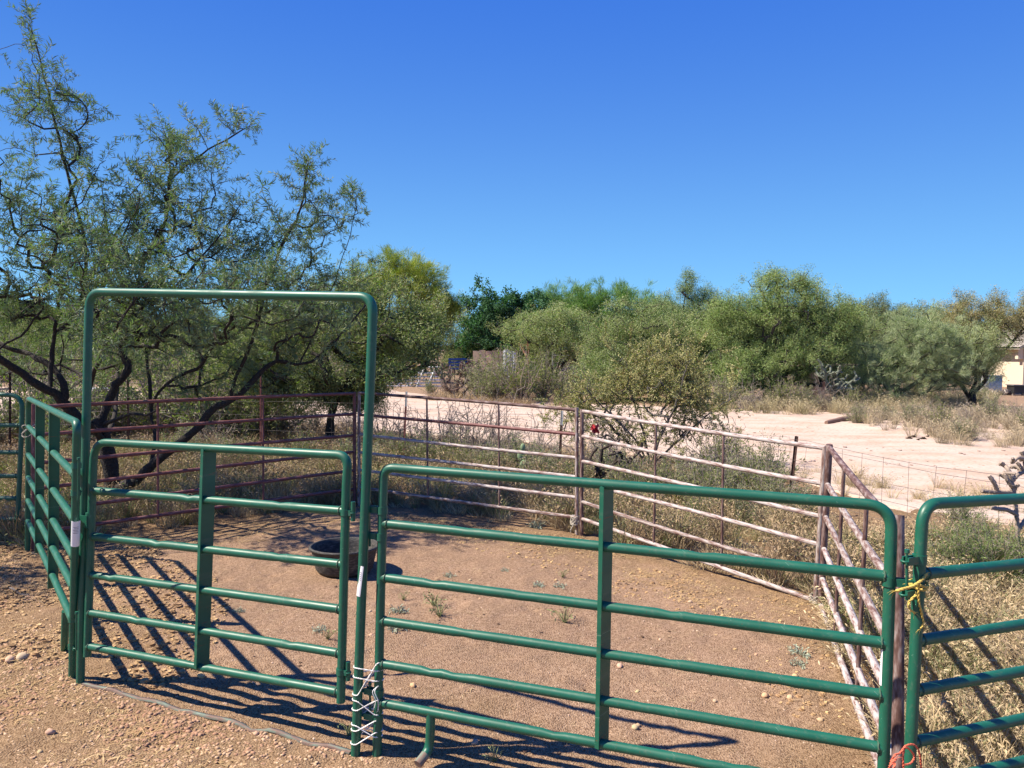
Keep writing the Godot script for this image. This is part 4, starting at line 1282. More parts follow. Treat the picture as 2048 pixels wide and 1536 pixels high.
	far_tree("dusty mesquite far off behind the big mesquite's trunk", Vector3(-13.48, 0.088, -34), "s_far", green, olive, M.bark,
		[lobe(Vector3(-13.702, 2.011, -34), 2.2, 1.2, 1.6, 90), lobe(Vector3(-15.742, 1.753, -34), 1.8, 0.9, 1.6, 60), lobe(Vector3(-11.664, 2.27, -34), 1.6, 1.2, 1.6, 60)], 1.1, far)
	far_tree("grey-green mesquite far off at the end of the shaded panel", Vector3(-23.694, -0.146, -38), "s_far", green, olive, M.bark,
		[lobe(Vector3(-23.922, 1.878, -38), 2.4, 1.2, 1.6, 80), lobe(Vector3(-27.462, 2.075, -38), 2.4, 1.4, 1.6, 70), lobe(Vector3(-21.648, 1.408, -38), 1.6, 0.9, 1.4, 40)], 1.2, far)
	# a row of trees behind the rest
	var row: Node3D = null
	var spots := [Vector3(-2.513, 1.961, -58), Vector3(1.442, 2.023, -62), Vector3(4.659, 2.073, -56), Vector3(8.986, 2.141, -60), Vector3(12.142, 2.191, -57), Vector3(16.851, 2.265, -61), Vector3(18.452, 2.29, -56), Vector3(23.364, 2.367, -60), Vector3(25.23, 2.396, -57), Vector3(31.157, 2.489, -62), Vector3(32.234, 2.506, -58), Vector3(38.366, 2.602, -63), Vector3(44.145, 2.693, -66), Vector3(-6.995, 1.891, -60), Vector3(-12.151, 1.81, -64), Vector3(-16.187, 1.746, -60), Vector3(-22.203, 1.652, -66), Vector3(-25.381, 1.602, -60), Vector3(-33.044, 1.482, -64), Vector3(-36.177, 1.433, -60), Vector3(-45.953, 1.28, -66)]
	for i in spots.size():
		var p: Vector3 = spots[i]
		p.y = 0.0
		if i == 0:
			far_tree("dusty green tree in the farthest row beyond the road", p, "s_far", Color(0.24, 0.28, 0.13), Color(0.33, 0.35, 0.18), M.bark,
				[lobe(p + Vector3(-1.2, 2.6, 0), 1.7, 1.2, 1.6, 60), lobe(p + Vector3(1.3, 2.4, 0), 1.7, 1.1, 1.6, 60), lobe(p + Vector3(0.1, 3.3, 0), 1.3, 0.8, 1.3, 40)], 1.45, "farthest row of trees")
			row = get_child(get_child_count() - 1)
		else:
			copy(row, "mesquite_tree", Vector3(p.x, ground_y(p.x, p.z), p.z), i * 1.7, 1.2 + 0.35 * fmod(i * 0.37, 1.0))
	# creosote bush at the roadside
	var b: Vector3 = Vector3(2.418, 0, -12.943)
	tree("creosote_bush", "large olive creosote bush with pale fuzzy seeds beside the road fence", "bush", {
		"base": b, "hub": b + Vector3(0, 0.3, 0), "bare": 1, "step": 0.14, "rmin": 0.0045, "rmax": 0.02,
		"limbs": [
			[[b, b + Vector3(-0.3, 0.5, 0.1), b + Vector3(-0.8, 1.0, 0.2), b + Vector3(-1.2, 1.4, 0.3)], 0.02, 0.006], [[b, b + Vector3(-0.1, 0.6, -0.2), b + Vector3(-0.3, 1.3, -0.4), b + Vector3(-0.4, 1.9, -0.4)], 0.02, 0.006],
			[[b, b + Vector3(0.15, 0.6, 0.2), b + Vector3(0.35, 1.2, 0.4), b + Vector3(0.5, 1.8, 0.4)], 0.02, 0.006], [[b, b + Vector3(0.4, 0.4, 0.0), b + Vector3(0.9, 0.9, 0.1), b + Vector3(1.3, 1.2, 0.1)], 0.02, 0.006],
			[[b, b + Vector3(0.2, 0.5, -0.3), b + Vector3(0.6, 1.1, -0.6), b + Vector3(0.7, 1.5, -0.8)], 0.018, 0.006], [[b, b + Vector3(-0.35, 0.4, -0.3), b + Vector3(-0.8, 0.8, -0.6)], 0.018, 0.006]],
		"lobes": [
			lobe(Vector3(1.556, 1.144, -13.2), 0.84, 0.61, 0.70, 61), lobe(Vector3(2.341, 1.509, -13.2), 0.90, 0.66, 0.80, 82), lobe(Vector3(3.048, 1.432, -13.2), 0.78, 0.72, 0.80, 74), lobe(Vector3(3.306, 0.739, -13.1), 0.56, 0.61, 0.60, 41), lobe(Vector3(2.436, 0.461, -13.1), 1.12, 0.44, 0.60, 30), lobe(Vector3(1.119, 0.96, -13.2), 0.56, 0.50, 0.50, 27), lobe(Vector3(1.734, 0.45, -13.1), 0.67, 0.39, 0.50, 20), lobe(Vector3(2.684, 1.866, -13.2), 0.67, 0.33, 0.60, 20)],
		"spray": "s_creosote", "per": 2, "size": 1.0, "lift": 0.4, "bark": M.grey_bark, "loose": 1.3, "col": Color(0.38, 0.36, 0.17), "col2": Color(0.5, 0.46, 0.25)})


func far_tree(label: String, base: Vector3, kind: String, a: Color, b: Color, bark: Material, lobes: Array, size: float, group: String, skirts := 3) -> void:
	base.y = 0.0
	var limbs := []
	var mid := Vector3.ZERO
	for l in lobes:
		mid += l[0]
	mid /= lobes.size()
	rng.seed = hash(label)
	var lo := 1e9
	var hi := -1e9
	for l in lobes:
		lo = minf(lo, l[0].x - l[1].x)
		hi = maxf(hi, l[0].x + l[1].x)
	lobes = lobes.duplicate()
	for i in skirts:
		var f := (i + 0.5) / skirts
		lobes.append(lobe(Vector3(lerpf(lo, hi, f), 1.0 + 0.25 * (i % 2), base.z + 0.3), (hi - lo) * 0.6 / skirts, 0.85, 1.2, 46))
	limbs.append([[base, base + Vector3(rng.randf_range(-0.2, 0.2), 0.35, 0), base.lerp(mid, 0.3) + any_dir() * 0.15], 0.15, 0.1])
	for l in lobes:
		var q: Vector3 = l[0] + Vector3(0, -0.2, 0)
		limbs.append([[base.lerp(mid, 0.2), base.lerp(q, 0.5) + any_dir() * 0.3 + Vector3(0, 0.2, 0), base.lerp(q, 0.9) + any_dir() * 0.2], 0.075, 0.02])
	tree("mesquite_tree" if "mesquite" in label else "palo_verde_tree" if "palo verde" in label else "broadleaf_tree", label, "tree", {
		"base": base, "hub": base, "bare": 4, "step": 0.4, "rmin": 0.009, "rmax": 0.07, "limbs": limbs, "lobes": lobes, "spray": kind, "per": 4, "loose": 0.6, "size": size * 0.85, "lift": 0.5 if kind == "s_broom" else 0.15,
		"col": a, "col2": b, "bark": bark}, group)


# low shrubs: a fan of stems with leaves along them
func shrub(called: String, label: String, group: String, kind: int) -> Node3D:
	var t := thing(called, label, "shrub", Vector3.ZERO, group)
	var st := Shape.new()
	var lf := Shape.new()
	var stems: int = [70, 46, 60, 90][kind]
	for i in stems:
		var a := rng.randf() * TAU
		var lean: float = rng.randf_range(0.0, [1.0, 1.15, 0.75, 0.9][kind])
		var d := Vector3(cos(a) * sin(lean), cos(lean), sin(a) * sin(lean))
		var l: float = rng.randf_range(0.5, 1.0) * (1.0 - 0.25 * lean)
		var p := [Vector3(cos(a), 0, sin(a)) * rng.randf() * 0.07]
		for k in 4:
			d = (d + any_dir() * [0.25, 0.5, 0.25, 0.3][kind] + Vector3.UP * 0.05).normalized()
			p.append(p[-1] + d * l * 0.25)
		var shade := rng.randf_range(0.7, 1.25)
		st.tube(p, [0.008, 0.006, 0.005, 0.0035, 0.002], 3, false, Color(shade, shade, shade))
		for k in (9 if kind == 1 else 5):
			var from: Vector3 = p[1 + k % 4].lerp(p[k % 4], rng.randf())
			var e := (d + any_dir() * 1.1).normalized()
			var q := [from, from + e * 0.09, from + e * 0.13 + any_dir() * 0.06]
			st.tube(q, [0.0035, 0.0028, 0.0015], 3, false, Color(shade, shade, shade))
		if kind == 1:
			continue
		var leaves: int = [36, 0, 30, 44][kind]
		for k in leaves:
			var seg := rng.randf_range(1.2, 4.0)
			var from: Vector3 = p[int(seg)].lerp(p[mini(int(seg) + 1, 4)], fmod(seg, 1.0)) + any_dir() * 0.04
			var e := (d + any_dir() * 0.9).normalized()
			var sh := rng.randf_range(0.6, 1.35)
			lf.leaf(from, e, e.cross(any_dir()).normalized(), rng.randf_range(0.03, 0.06) if kind != 3 else rng.randf_range(0.05, 0.1), rng.randf_range(0.009, 0.018) if kind != 3 else 0.007, 0.15, Color(sh, sh, sh * rng.randf_range(0.75, 1.1)))
	var col: Array = [Color(0.29, 0.29, 0.18), Color(), Color(0.22, 0.235, 0.1), Color(0.2, 0.25, 0.11)]
	for i in lf.c.size():
		lf.c[i] = Color(lf.c[i].r * col[kind].r, lf.c[i].g * col[kind].g, lf.c[i].b * col[kind].b)
	for i in st.c.size():
		st.c[i] = Color(st.c[i].r * 0.28, st.c[i].g * 0.235, st.c[i].b * 0.2)
	use(st.mesh(), "stems", M.stone, t)
	if kind != 1:
		use(lf.mesh(), "foliage", M.leaf, t)
	return t


func build_shrubs() -> void:
	rng.seed = 91
	var protos := {}
	# kind, pixel-free list: position, height, label
	var road := "shrubs along the dirt road"
	var fence := "shrubs along the wire fence"
	var list := [
		[0, Vector3(1.961, 0, -30.432), 1.5, "grey-green shrub at the road's edge below the forked mesquite", road], [2, Vector3(0.314, 0, -28.338), 2.5, "tall olive shrub with a dark hollow behind a flat kerb stone", road], [0, Vector3(-0.75, 0, -29.207), 1.9, "grey-green shrub crowding the tall olive shrub", road],
		[2, Vector3(-0.469, 0, -29.859), 2.3, "olive shrub in front of the tan board wall", road], [0, Vector3(-1.285, 0, -30.274), 2.0, "grey-green shrub in front of the tan board wall", road], [2, Vector3(1.207, 0, -29.371), 2.3, "olive shrub in front of the forked mesquite trunk", road], [0, Vector3(-8.387, 0, -31.113), 2.4, "big grey-green shrub far across the road", "big shrubs across the road"], [2, Vector3(-10.129, 0, -31.356), 2.8, "big leafy olive shrub far across the road", "big shrubs across the road"], [0, Vector3(-11.705, 0, -31.655), 2.4, "big grey-green shrub far across the road", "big shrubs across the road"], [2, Vector3(-13.221, 0, -31.239), 2.8, "big leafy olive shrub far across the road", "big shrubs across the road"], [0, Vector3(-15.007, 0, -31.484), 2.6, "big grey-green shrub far across the road", "big shrubs across the road"], [2, Vector3(-16.652, 0, -31.023), 2.8, "big leafy olive shrub far across the road", "big shrubs across the road"], [0, Vector3(-18.631, 0, -31.213), 2.6, "big grey-green shrub far across the road", "big shrubs across the road"], [2, Vector3(-20.634, 0, -31.405), 2.8, "big leafy olive shrub far across the road", "big shrubs across the road"], [0, Vector3(-22.022, 0, -30.996), 2.8, "big grey-green shrub far across the road", "big shrubs across the road"], [2, Vector3(-7.322, 0, -32.857), 2.4, "big leafy olive shrub far across the road", "big shrubs across the road"],
		[2, Vector3(-3.463, 0, -31.696), 0.9, "small green shrub at the white gate's end", road], [1, Vector3(-2.476, 0, -31.268), 1.6, "bare grey twiggy shrub next to the white gate", road],
		[1, Vector3(8.335, 0, -26.159), 1.5, "bare twiggy shrub in the roadside thicket", road], [0, Vector3(7.676, 0, -26.917), 1.4, "dusty grey-green shrub in the roadside thicket", road], [2, Vector3(9.631, 0, -26.851), 1.5, "olive shrub in the roadside thicket", road], [1, Vector3(7.708, 0, -28.371), 1.7, "bare twiggy shrub in the roadside thicket", road],
		[0, Vector3(10.415, 0, -26.561), 1.2, "dusty grey-green shrub in the roadside thicket", road], [1, Vector3(11.39, 0, -27.197), 1.5, "bare twiggy shrub in the roadside thicket", road], [2, Vector3(12.165, 0, -26.899), 1.1, "olive shrub in the roadside thicket", road], [0, Vector3(13.545, 0, -28.09), 1.2, "dusty grey-green shrub in the roadside thicket", road],
		[1, Vector3(15.128, 0, -29.933), 1.6, "bare twiggy shrub in the roadside thicket", road], [0, Vector3(16.029, 0, -30.123), 1.4, "dusty grey-green shrub in the roadside thicket", road], [1, Vector3(17.289, 0, -30.942), 1.6, "bare twiggy shrub in the roadside thicket", road], [1, Vector3(18.864, 0, -31.861), 1.5, "bare twiggy shrub in the roadside thicket", road],
		[0, Vector3(19.848, 0, -32.075), 1.2, "dusty grey-green shrub in the roadside thicket", road], [1, Vector3(21.518, 0, -33.691), 1.1, "bare twiggy shrub in the roadside thicket", road], [2, Vector3(11.133, 0, -32.594), 2.2, "olive shrub in the roadside thicket", road], [2, Vector3(19.886, 0, -36.487), 2.0, "olive shrub in the roadside thicket", road],
		[0, Vector3(13.144, 0, -29.515), 1.6, "dusty grey-green shrub in the roadside thicket", road], [2, Vector3(9.611, 0, -32.236), 2.2, "olive shrub in the roadside thicket", road], [1, Vector3(11.801, 0, -31.188), 2.0, "bare twiggy shrub in the roadside thicket", road],
		[0, Vector3(9.42, 0, -20.34), 0.7, "low pale shrub at the butt of the fallen log", "shrubs on the low bank"], [0, Vector3(10.679, 0, -20.019), 0.75, "dusty shrub on the low bank in the road", "shrubs on the low bank"], [2, Vector3(10.828, 0, -18.87), 0.85, "greener shrub on the low bank in the road", "shrubs on the low bank"],
		[1, Vector3(11.815, 0, -19.46), 0.9, "bare grey shrub on the low bank in the road", "shrubs on the low bank"], [0, Vector3(13.04, 0, -20.362), 0.9, "dusty shrub on the low bank in the road", "shrubs on the low bank"], [1, Vector3(13.429, 0, -19.924), 0.9, "bare grey shrub on the low bank in the road", "shrubs on the low bank"], [0, Vector3(10.442, 0, -20.891), 0.6, "dusty shrub on the low bank in the road", "shrubs on the low bank"],
		[2, Vector3(12.845, 0, -18.498), 0.9, "greener shrub on the low bank in the road", "shrubs on the low bank"], [1, Vector3(12.086, 0, -21.849), 0.8, "bare grey shrub on the low bank in the road", "shrubs on the low bank"], [0, Vector3(10.579, 0, -17.506), 0.7, "dusty shrub on the low bank in the road", "shrubs on the low bank"],
		[1, Vector3(-0.589, 0, -13.207), 1.7, "bare dead bush behind the bleached panel", fence], [0, Vector3(-1.028, 0, -13.161), 0.75, "small grey shrub behind the bleached panel", fence], [2, Vector3(-0.1, 0, -12.968), 0.65, "small olive shrub behind the bleached panel", fence], [1, Vector3(-2.46, 0, -14.29), 1.5, "tangle of bare twigs at the maroon panel's end", fence],
		[0, Vector3(-2.391, 0, -13.628), 0.7, "small grey shrub behind the bleached panel", fence], [2, Vector3(-1.249, 0, -12.311), 0.6, "small olive shrub behind the bleached panel", fence], [0, Vector3(1.393, 0, -10.959), 0.75, "grey shrub with dark twigs below the red rag", fence], [1, Vector3(1.511, 0, -11.607), 1.0, "dark bare bush below the red rag", fence],
		[2, Vector3(2.1, 0, -10.094), 0.7, "olive shrub under the creosote bush", fence], [0, Vector3(2.722, 0, -10.681), 0.65, "small grey shrub under the creosote bush", fence], [2, Vector3(3.175, 0, -9.847), 0.85, "leafy green shrub by the leaning black fence stake", fence], [2, Vector3(3.18, 0, -10.533), 0.8, "leafy green shrub by the leaning black fence stake", fence], [0, Vector3(0.506, 0, -10.883), 0.75, "small grey shrub by the prickly pear pad", fence], [2, Vector3(0.702, 0, -10.514), 0.6, "small olive shrub by the prickly pear pad", fence],
		[1, Vector3(-1.214, 0, -13.757), 1.4, "bare twiggy bush between the pipe panels and the road", fence], [1, Vector3(-0.1, 0, -12.968), 1.3, "bare twiggy bush between the pipe panels and the road", fence], [1, Vector3(0.449, 0, -12.478), 1.2, "bare twiggy bush between the pipe panels and the road", fence], [1, Vector3(-1.846, 0, -14.36), 1.2, "bare twiggy bush between the pipe panels and the road", fence], [1, Vector3(3.015, 0, -10.706), 1.2, "bare twiggy bush between the pipe panels and the road", fence], [1, Vector3(1.366, 0, -12.062), 1.3, "bare twiggy bush between the pipe panels and the road", fence], [0, Vector3(3.681, 0, -10.761), 1.0, "grey shrub reaching over the wire by the black stake", fence], [2, Vector3(3.391, 0, -11.778), 1.1, "green shrub reaching over the wire under the creosote bush", fence],
		[1, Vector3(-4.941, 0, -15.962), 1.4, "tangle of dead branches under the round mesquite", fence], [1, Vector3(-3.485, 0, -16.152), 1.2, "tangle of dead branches under the round mesquite", fence], [1, Vector3(-4.517, 0, -16.767), 1.2, "tangle of dead branches under the round mesquite", fence], [2, Vector3(-6.296, 0, -15.355), 1.5, "leafy shrub seen through the big mesquite's limbs", fence], [0, Vector3(-7.161, 0, -15.671), 1.2, "pale shrub seen through the big mesquite's limbs", fence], [0, Vector3(-5.466, 0, -15.052), 1.2, "pale shrub seen through the big mesquite's limbs", fence],
		[0, Vector3(-1.983, 0, -12.775), 0.7, "grey-olive weed clump between the pipe panels and the wire", "weed clumps by the wire"], [0, Vector3(-1.485, 0, -12.551), 0.8, "", ""], [2, Vector3(-0.765, 0, -11.861), 0.6, "", ""], [0, Vector3(-0.361, 0, -11.664), 0.7, "", ""], [0, Vector3(0.111, 0, -11.943), 0.8, "", ""], [0, Vector3(0.378, 0, -11.505), 0.65, "", ""], [2, Vector3(0.987, 0, -10.538), 0.6, "", ""], [0, Vector3(1.551, 0, -10.051), 0.8, "", ""], [2, Vector3(1.733, 0, -9.737), 0.7, "", ""], [0, Vector3(2.266, 0, -9.778), 0.75, "", ""], [2, Vector3(2.474, 0, -9.195), 0.75, "", ""], [0, Vector3(2.769, 0, -9.816), 0.85, "", ""], [2, Vector3(3.171, 0, -9.245), 0.75, "", ""], [0, Vector3(3.262, 0, -8.976), 0.7, "", ""], [0, Vector3(3.408, 0, -8.727), 0.6, "", ""], [2, Vector3(1.473, 0, -9.123), 0.5, "", ""], [2, Vector3(2.124, 0, -8.518), 0.5, "", ""], [0, Vector3(2.689, 0, -8.679), 0.6, "", ""], [0, Vector3(-2.212, 0, -11.724), 0.6, "", ""], [0, Vector3(-2.625, 0, -12.176), 0.7, "", ""], [2, Vector3(-3.565, 0, -12.613), 0.7, "", ""], [0, Vector3(-4.593, 0, -11.983), 0.7, "", ""], [0, Vector3(-5.508, 0, -12.414), 0.8, "", ""], [1, Vector3(-5.618, 0, -13.926), 1.2, "", ""], [0, Vector3(-8.43, 0, -13.945), 1.2, "", ""], [2, Vector3(-9.389, 0, -14.565), 1.4, "", ""], [1, Vector3(-8.294, 0, -14.701), 1.4, "", ""], [2, Vector3(-7.85, 0, -15.581), 1.3, "", ""], [0, Vector3(-9.81, 0, -13.783), 1.3, "", ""], [2, Vector3(-8.113, 0, -17.501), 1.6, "", ""], [0, Vector3(-5.596, 0, -17.328), 1.4, "", ""], [2, Vector3(-6.557, 0, -17.73), 1.6, "", ""],
		[2, Vector3(-7.074, 0, -15.256), 2.0, "tall leafy olive bush behind the big mesquite's trunk", "tall bushes behind the big mesquite"], [0, Vector3(-6.233, 0, -14.957), 2.2, "tall grey-green bush behind the big mesquite's trunk", "tall bushes behind the big mesquite"], [2, Vector3(-5.707, 0, -15.43), 2.2, "tall leafy olive bush behind the big mesquite's trunk", "tall bushes behind the big mesquite"], [0, Vector3(-5.095, 0, -15.942), 2.0, "tall grey-green bush behind the big mesquite's trunk", "tall bushes behind the big mesquite"], [2, Vector3(-7.841, 0, -15.158), 1.8, "tall leafy olive bush behind the big mesquite's trunk", "tall bushes behind the big mesquite"], [0, Vector3(-8.57, 0, -14.667), 2.0, "tall grey-green bush behind the big mesquite's trunk", "tall bushes behind the big mesquite"], [2, Vector3(-9.389, 0, -14.565), 2.0, "tall leafy olive bush behind the big mesquite's trunk", "tall bushes behind the big mesquite"],
		[3, Vector3(3.937, 0, -6.573), 0.62, "soft green broom bush behind the side panel", "green bushes behind the side panel"], [3, Vector3(4.211, 0, -6.446), 0.66, "soft green broom bush behind the side panel", "green bushes behind the side panel"], [3, Vector3(4.501, 0, -6.393), 0.62, "soft green broom bush behind the side panel", "green bushes behind the side panel"],
		[3, Vector3(4.217, 0, -7.303), 0.42, "soft green broom bush behind the side panel", "green bushes behind the side panel"], [0, Vector3(5.212, 0, -8.6), 0.55, "pale seeding shrub in front of the wire fence", fence], [3, Vector3(4.6, 0, -7.324), 0.55, "soft green broom bush behind the side panel", "green bushes behind the side panel"]]
	var variant := 0
	for e in list:
		variant += 1
		if e[3] == "":
			e[3] = ["grey-olive weed clump between the pipe panels and the wire", "tangle of grey twigs between the pipe panels and the wire", "leafy olive weed clump between the pipe panels and the wire"][e[0]]
			e[4] = "weed clumps by the wire"
		var key := "%d_%d" % [e[0], variant % 2]
		var p: Vector3 = e[1]
		p.y = ground_y(p.x, p.z) - 0.01
		var called: String = ["desert_shrub", "bare_shrub", "leafy_shrub", "broom_bush"][e[0]]
		if not protos.has(key):
			protos[key] = shrub(called, e[3], e[4], e[0])
			protos[key].position = p
			protos[key].rotation.y = rng.randf() * TAU
			protos[key].scale = Vector3.ONE * e[2]
		else:
			var o := copy(protos[key], called, p, rng.randf() * TAU, e[2], e[3])
			o.set_meta("group", e[4])


func tuft(blades: int, tall: float, wide: float, splay: float, seeds: bool) -> ArrayMesh:
	var s := Shape.new()
	for i in blades:
		var a := rng.randf() * TAU
		var lean := rng.randf_range(0.05, splay)
		var d := Vector3(cos(a) * sin(lean), cos(lean), sin(a) * sin(lean))
		var l := tall * rng.randf_range(0.45, 1.0)
		var at := Vector3(cos(a), 0, sin(a)) * rng.randf() * wide
		var side := d.cross(any_dir()).normalized()
		var mid := at + d * l * 0.55
		var d2 := (d + Vector3(cos(a), -0.4, sin(a)) * rng.randf_range(0.1, 0.8) + any_dir() * 0.3).normalized()
		var tip := mid + d2 * l * 0.45
		var w := side * rng.randf_range(0.0016, 0.003)
		var sh := rng.randf_range(0.55, 1.35)
		var col := Color(sh, sh, sh)
		var nn := d.cross(side).normalized()
		s.quad(at - w, at + w, mid + w * 0.8, mid - w * 0.8, nn, col)
		s.tri(mid - w * 0.8, mid + w * 0.8, tip, d2.cross(side).normalized(), col)
		if seeds and i % 3 == 0:
			for k in 3:
				var e := (d2 + any_dir()).normalized()
				s.leaf(mid.lerp(tip, 0.3 + 0.3 * k), e, e.cross(any_dir()).normalized(), 0.03, 0.009, 0.2, col * 1.15)
	return s.mesh()


# scatter through a patch of ground given as a polygon, thinned by noise
func scatter(mesh: Mesh, m: Material, called: String, label: String, category: String, corners: Array, count: int, size: Array, a: Color, b: Color, clumps := 0.0, keep_out := 0.12) -> void:
	var poly := PackedVector2Array()
	var lo := Vector2(1e9, 1e9)
	var hi := -lo
	for p in corners:
		var q := Vector2(p.x, p.z)
		poly.append(q)
		lo = lo.min(q)
		hi = hi.max(q)
	var places := []
	var colors := []
	var tries := 0
	while places.size() < count and tries < count * 30:
		tries += 1
		var q := Vector2(rng.randf_range(lo.x, hi.x), rng.randf_range(lo.y, hi.y))
		if not Geometry2D.is_point_in_polygon(q, poly):
			continue
		if keep_out > -5.0 and inside_pen(q) > -keep_out:
			continue
		var w := patches.get_noise_2d(q.x * 7.0 + 50.0, q.y * 7.0)
		if w * 1.6 + rng.randf_range(-0.5, 0.5) < clumps:
			continue
		var sc: float = lerpf(size[0], size[1], pow(rng.randf(), 2.2 if keep_out < -50.0 else 1.0)) * (1.0 + w * 0.5)
		places.append(Transform3D(Basis(Vector3.UP, rng.randf() * TAU).rotated(any_dir(), rng.randf() * 0.2).scaled(Vector3.ONE * sc), Vector3(q.x, ground_y(q.x, q.y) - 0.004, q.y)))
		var c := a.lerp(b, clampf(rng.randf() + w, 0.0, 1.0))
		c = c * rng.randf_range(0.8, 1.2)
		c.a = 1.0
		colors.append(c)
	var o := many(mesh, m, places, colors, called)
	tag(o, label, category, "", "stuff")


func build_grass() -> void:
	rng.seed = 131
	var wispy := tuft(44, 0.42, 0.07, 0.7, true)
	var short := tuft(40, 0.2, 0.09, 1.1, false)
	var tangle := tuft(60, 0.36, 0.14, 1.35, true)
	var herb := tuft(40, 0.4, 0.08, 0.8, true)
	var straw := Color(0.50, 0.39, 0.23)
	var pale := Color(0.6, 0.49, 0.32)
	var rusty := Color(0.36, 0.26, 0.165)
	var olive := Color(0.21, 0.2, 0.085)
	var band := [Vector3(-5.934, 0, -7.87), Vector3(-4.648, 0, -7.242), Vector3(-1.985, 0, -9.675), Vector3(0.755, 0, -8.081), Vector3(2.517, 0, -5.979), Vector3(1.994, 0, -4.149), Vector3(2.671, 0, -5.024), Vector3(3.741, 0, -8.16), Vector3(3.626, 0, -9.723), Vector3(0.846, 0, -13.065), Vector3(-2.073, 0, -14.334), Vector3(-6.679, 0, -13.804), Vector3(-9.812, 0, -11.973)]
	scatter(wispy, M.dry, "dry_grass", "tall wispy straw grass behind the old pipe panels", "grass", band, 2300, [0.45, 1.2], straw, rusty, 0.12)
	scatter(short, M.dry, "dry_grass", "short straw stubble round the pen and under the trees", "grass", band, 2400, [0.4, 1.2], pale, straw, 0.0, -0.15)
	scatter(herb, M.leaf, "green_weeds", "low olive weeds among the straw behind the pipe panels", "weeds", band, 1100, [0.4, 1.1], Color(0.28, 0.28, 0.15), Color(0.36, 0.35, 0.17), 0.1)
	var side := [Vector3(2.529, 0, -5.862), Vector3(2.29, 0, -5.009), Vector3(1.704, 0, -3.15), Vector3(1.57, 0, -2.78), Vector3(2.7, 0, -3.32), Vector3(5.787, 0, -6.194), Vector3(6.309, 0, -7.603), Vector3(4.627, 0, -7.795), Vector3(3.967, 0, -8.174)]
	scatter(tangle, M.dry, "dry_grass", "tangled straw weeds behind the side panel", "grass", side, 1250, [0.4, 1.05], pale, straw, 0.0)
	scatter(wispy, M.dry, "dry_grass", "thin standing stalks behind the side panel", "grass", side, 420, [0.6, 1.1], straw, rusty, -0.05)
	scatter(herb, M.leaf, "green_weeds", "green weeds among the straw behind the side panel", "weeds", side, 420, [0.4, 0.95], Color(0.27, 0.29, 0.16), Color(0.36, 0.36, 0.18), 0.1)
	var slope := [Vector3(-11.743, 0, -12.314), Vector3(-6.679, 0, -13.804), Vector3(-3.105, 0, -15.345), Vector3(-3.632, 0, -17.936), Vector3(-8.696, 0, -17.98), Vector3(-15.617, 0, -16.396)]
	scatter(wispy, M.dry, "dry_grass", "straw grass between the wire fence and the road", "grass", slope, 700, [0.6, 1.2], straw, rusty, 0.0, -9.0)
	var verge := [Vector3(-2.506, 0, -14.284), Vector3(0.687, 0, -13.049), Vector3(3.976, 0, -10.979), Vector3(6.169, 0, -9.459), Vector3(7.834, 0, -9.88), Vector3(5.087, 0, -12.668), Vector3(1.264, 0, -14.718), Vector3(-2.851, 0, -16.236)]
	scatter(wispy, M.dry, "dry_grass", "sparse seeding weeds along the wire fence by the road", "grass", verge, 300, [0.35, 0.8], Color(0.42, 0.36, 0.19), straw, 0.1, -9.0)
	var bank := [Vector3(9.056, 0, -20.286), Vector3(10.658, 0, -21.918), Vector3(14.132, 0, -24.106), Vector3(17.805, 0, -24.733), Vector3(17.055, 0, -19.956), Vector3(11.243, 0, -15.865), Vector3(9.619, 0, -16.746), Vector3(9.472, 0, -18.684)]
	scatter(wispy, M.dry, "dry_grass", "pale dry grass over the low bank in the road", "grass", bank, 520, [0.7, 1.5], pale, Color(0.34, 0.28, 0.2), -0.1, -9.0)
	var thicket := [Vector3(6.283, 0, -24.942), Vector3(10.985, 0, -24.275), Vector3(19.385, 0, -30.023), Vector3(22.807, 0, -35.347), Vector3(7.108, 0, -28.245)]
	scatter(wispy, M.dry, "dry_grass", "pale grass at the foot of the roadside thicket", "grass", thicket, 500, [0.8, 1.9], pale, Color(0.34, 0.3, 0.17), -0.1, -9.0)
	var kerb := [Vector3(-3.099, 0, -28.385), Vector3(2.716, 0, -25.927), Vector3(3.057, 0, -29.225), Vector3(-3.539, 0, -32.383)]
	scatter(short, M.dry, "dry_grass", "stubble at the foot of the cholla thicket", "grass", kerb, 260, [1.0, 2.2], straw, rusty, 0.0, -9.0)


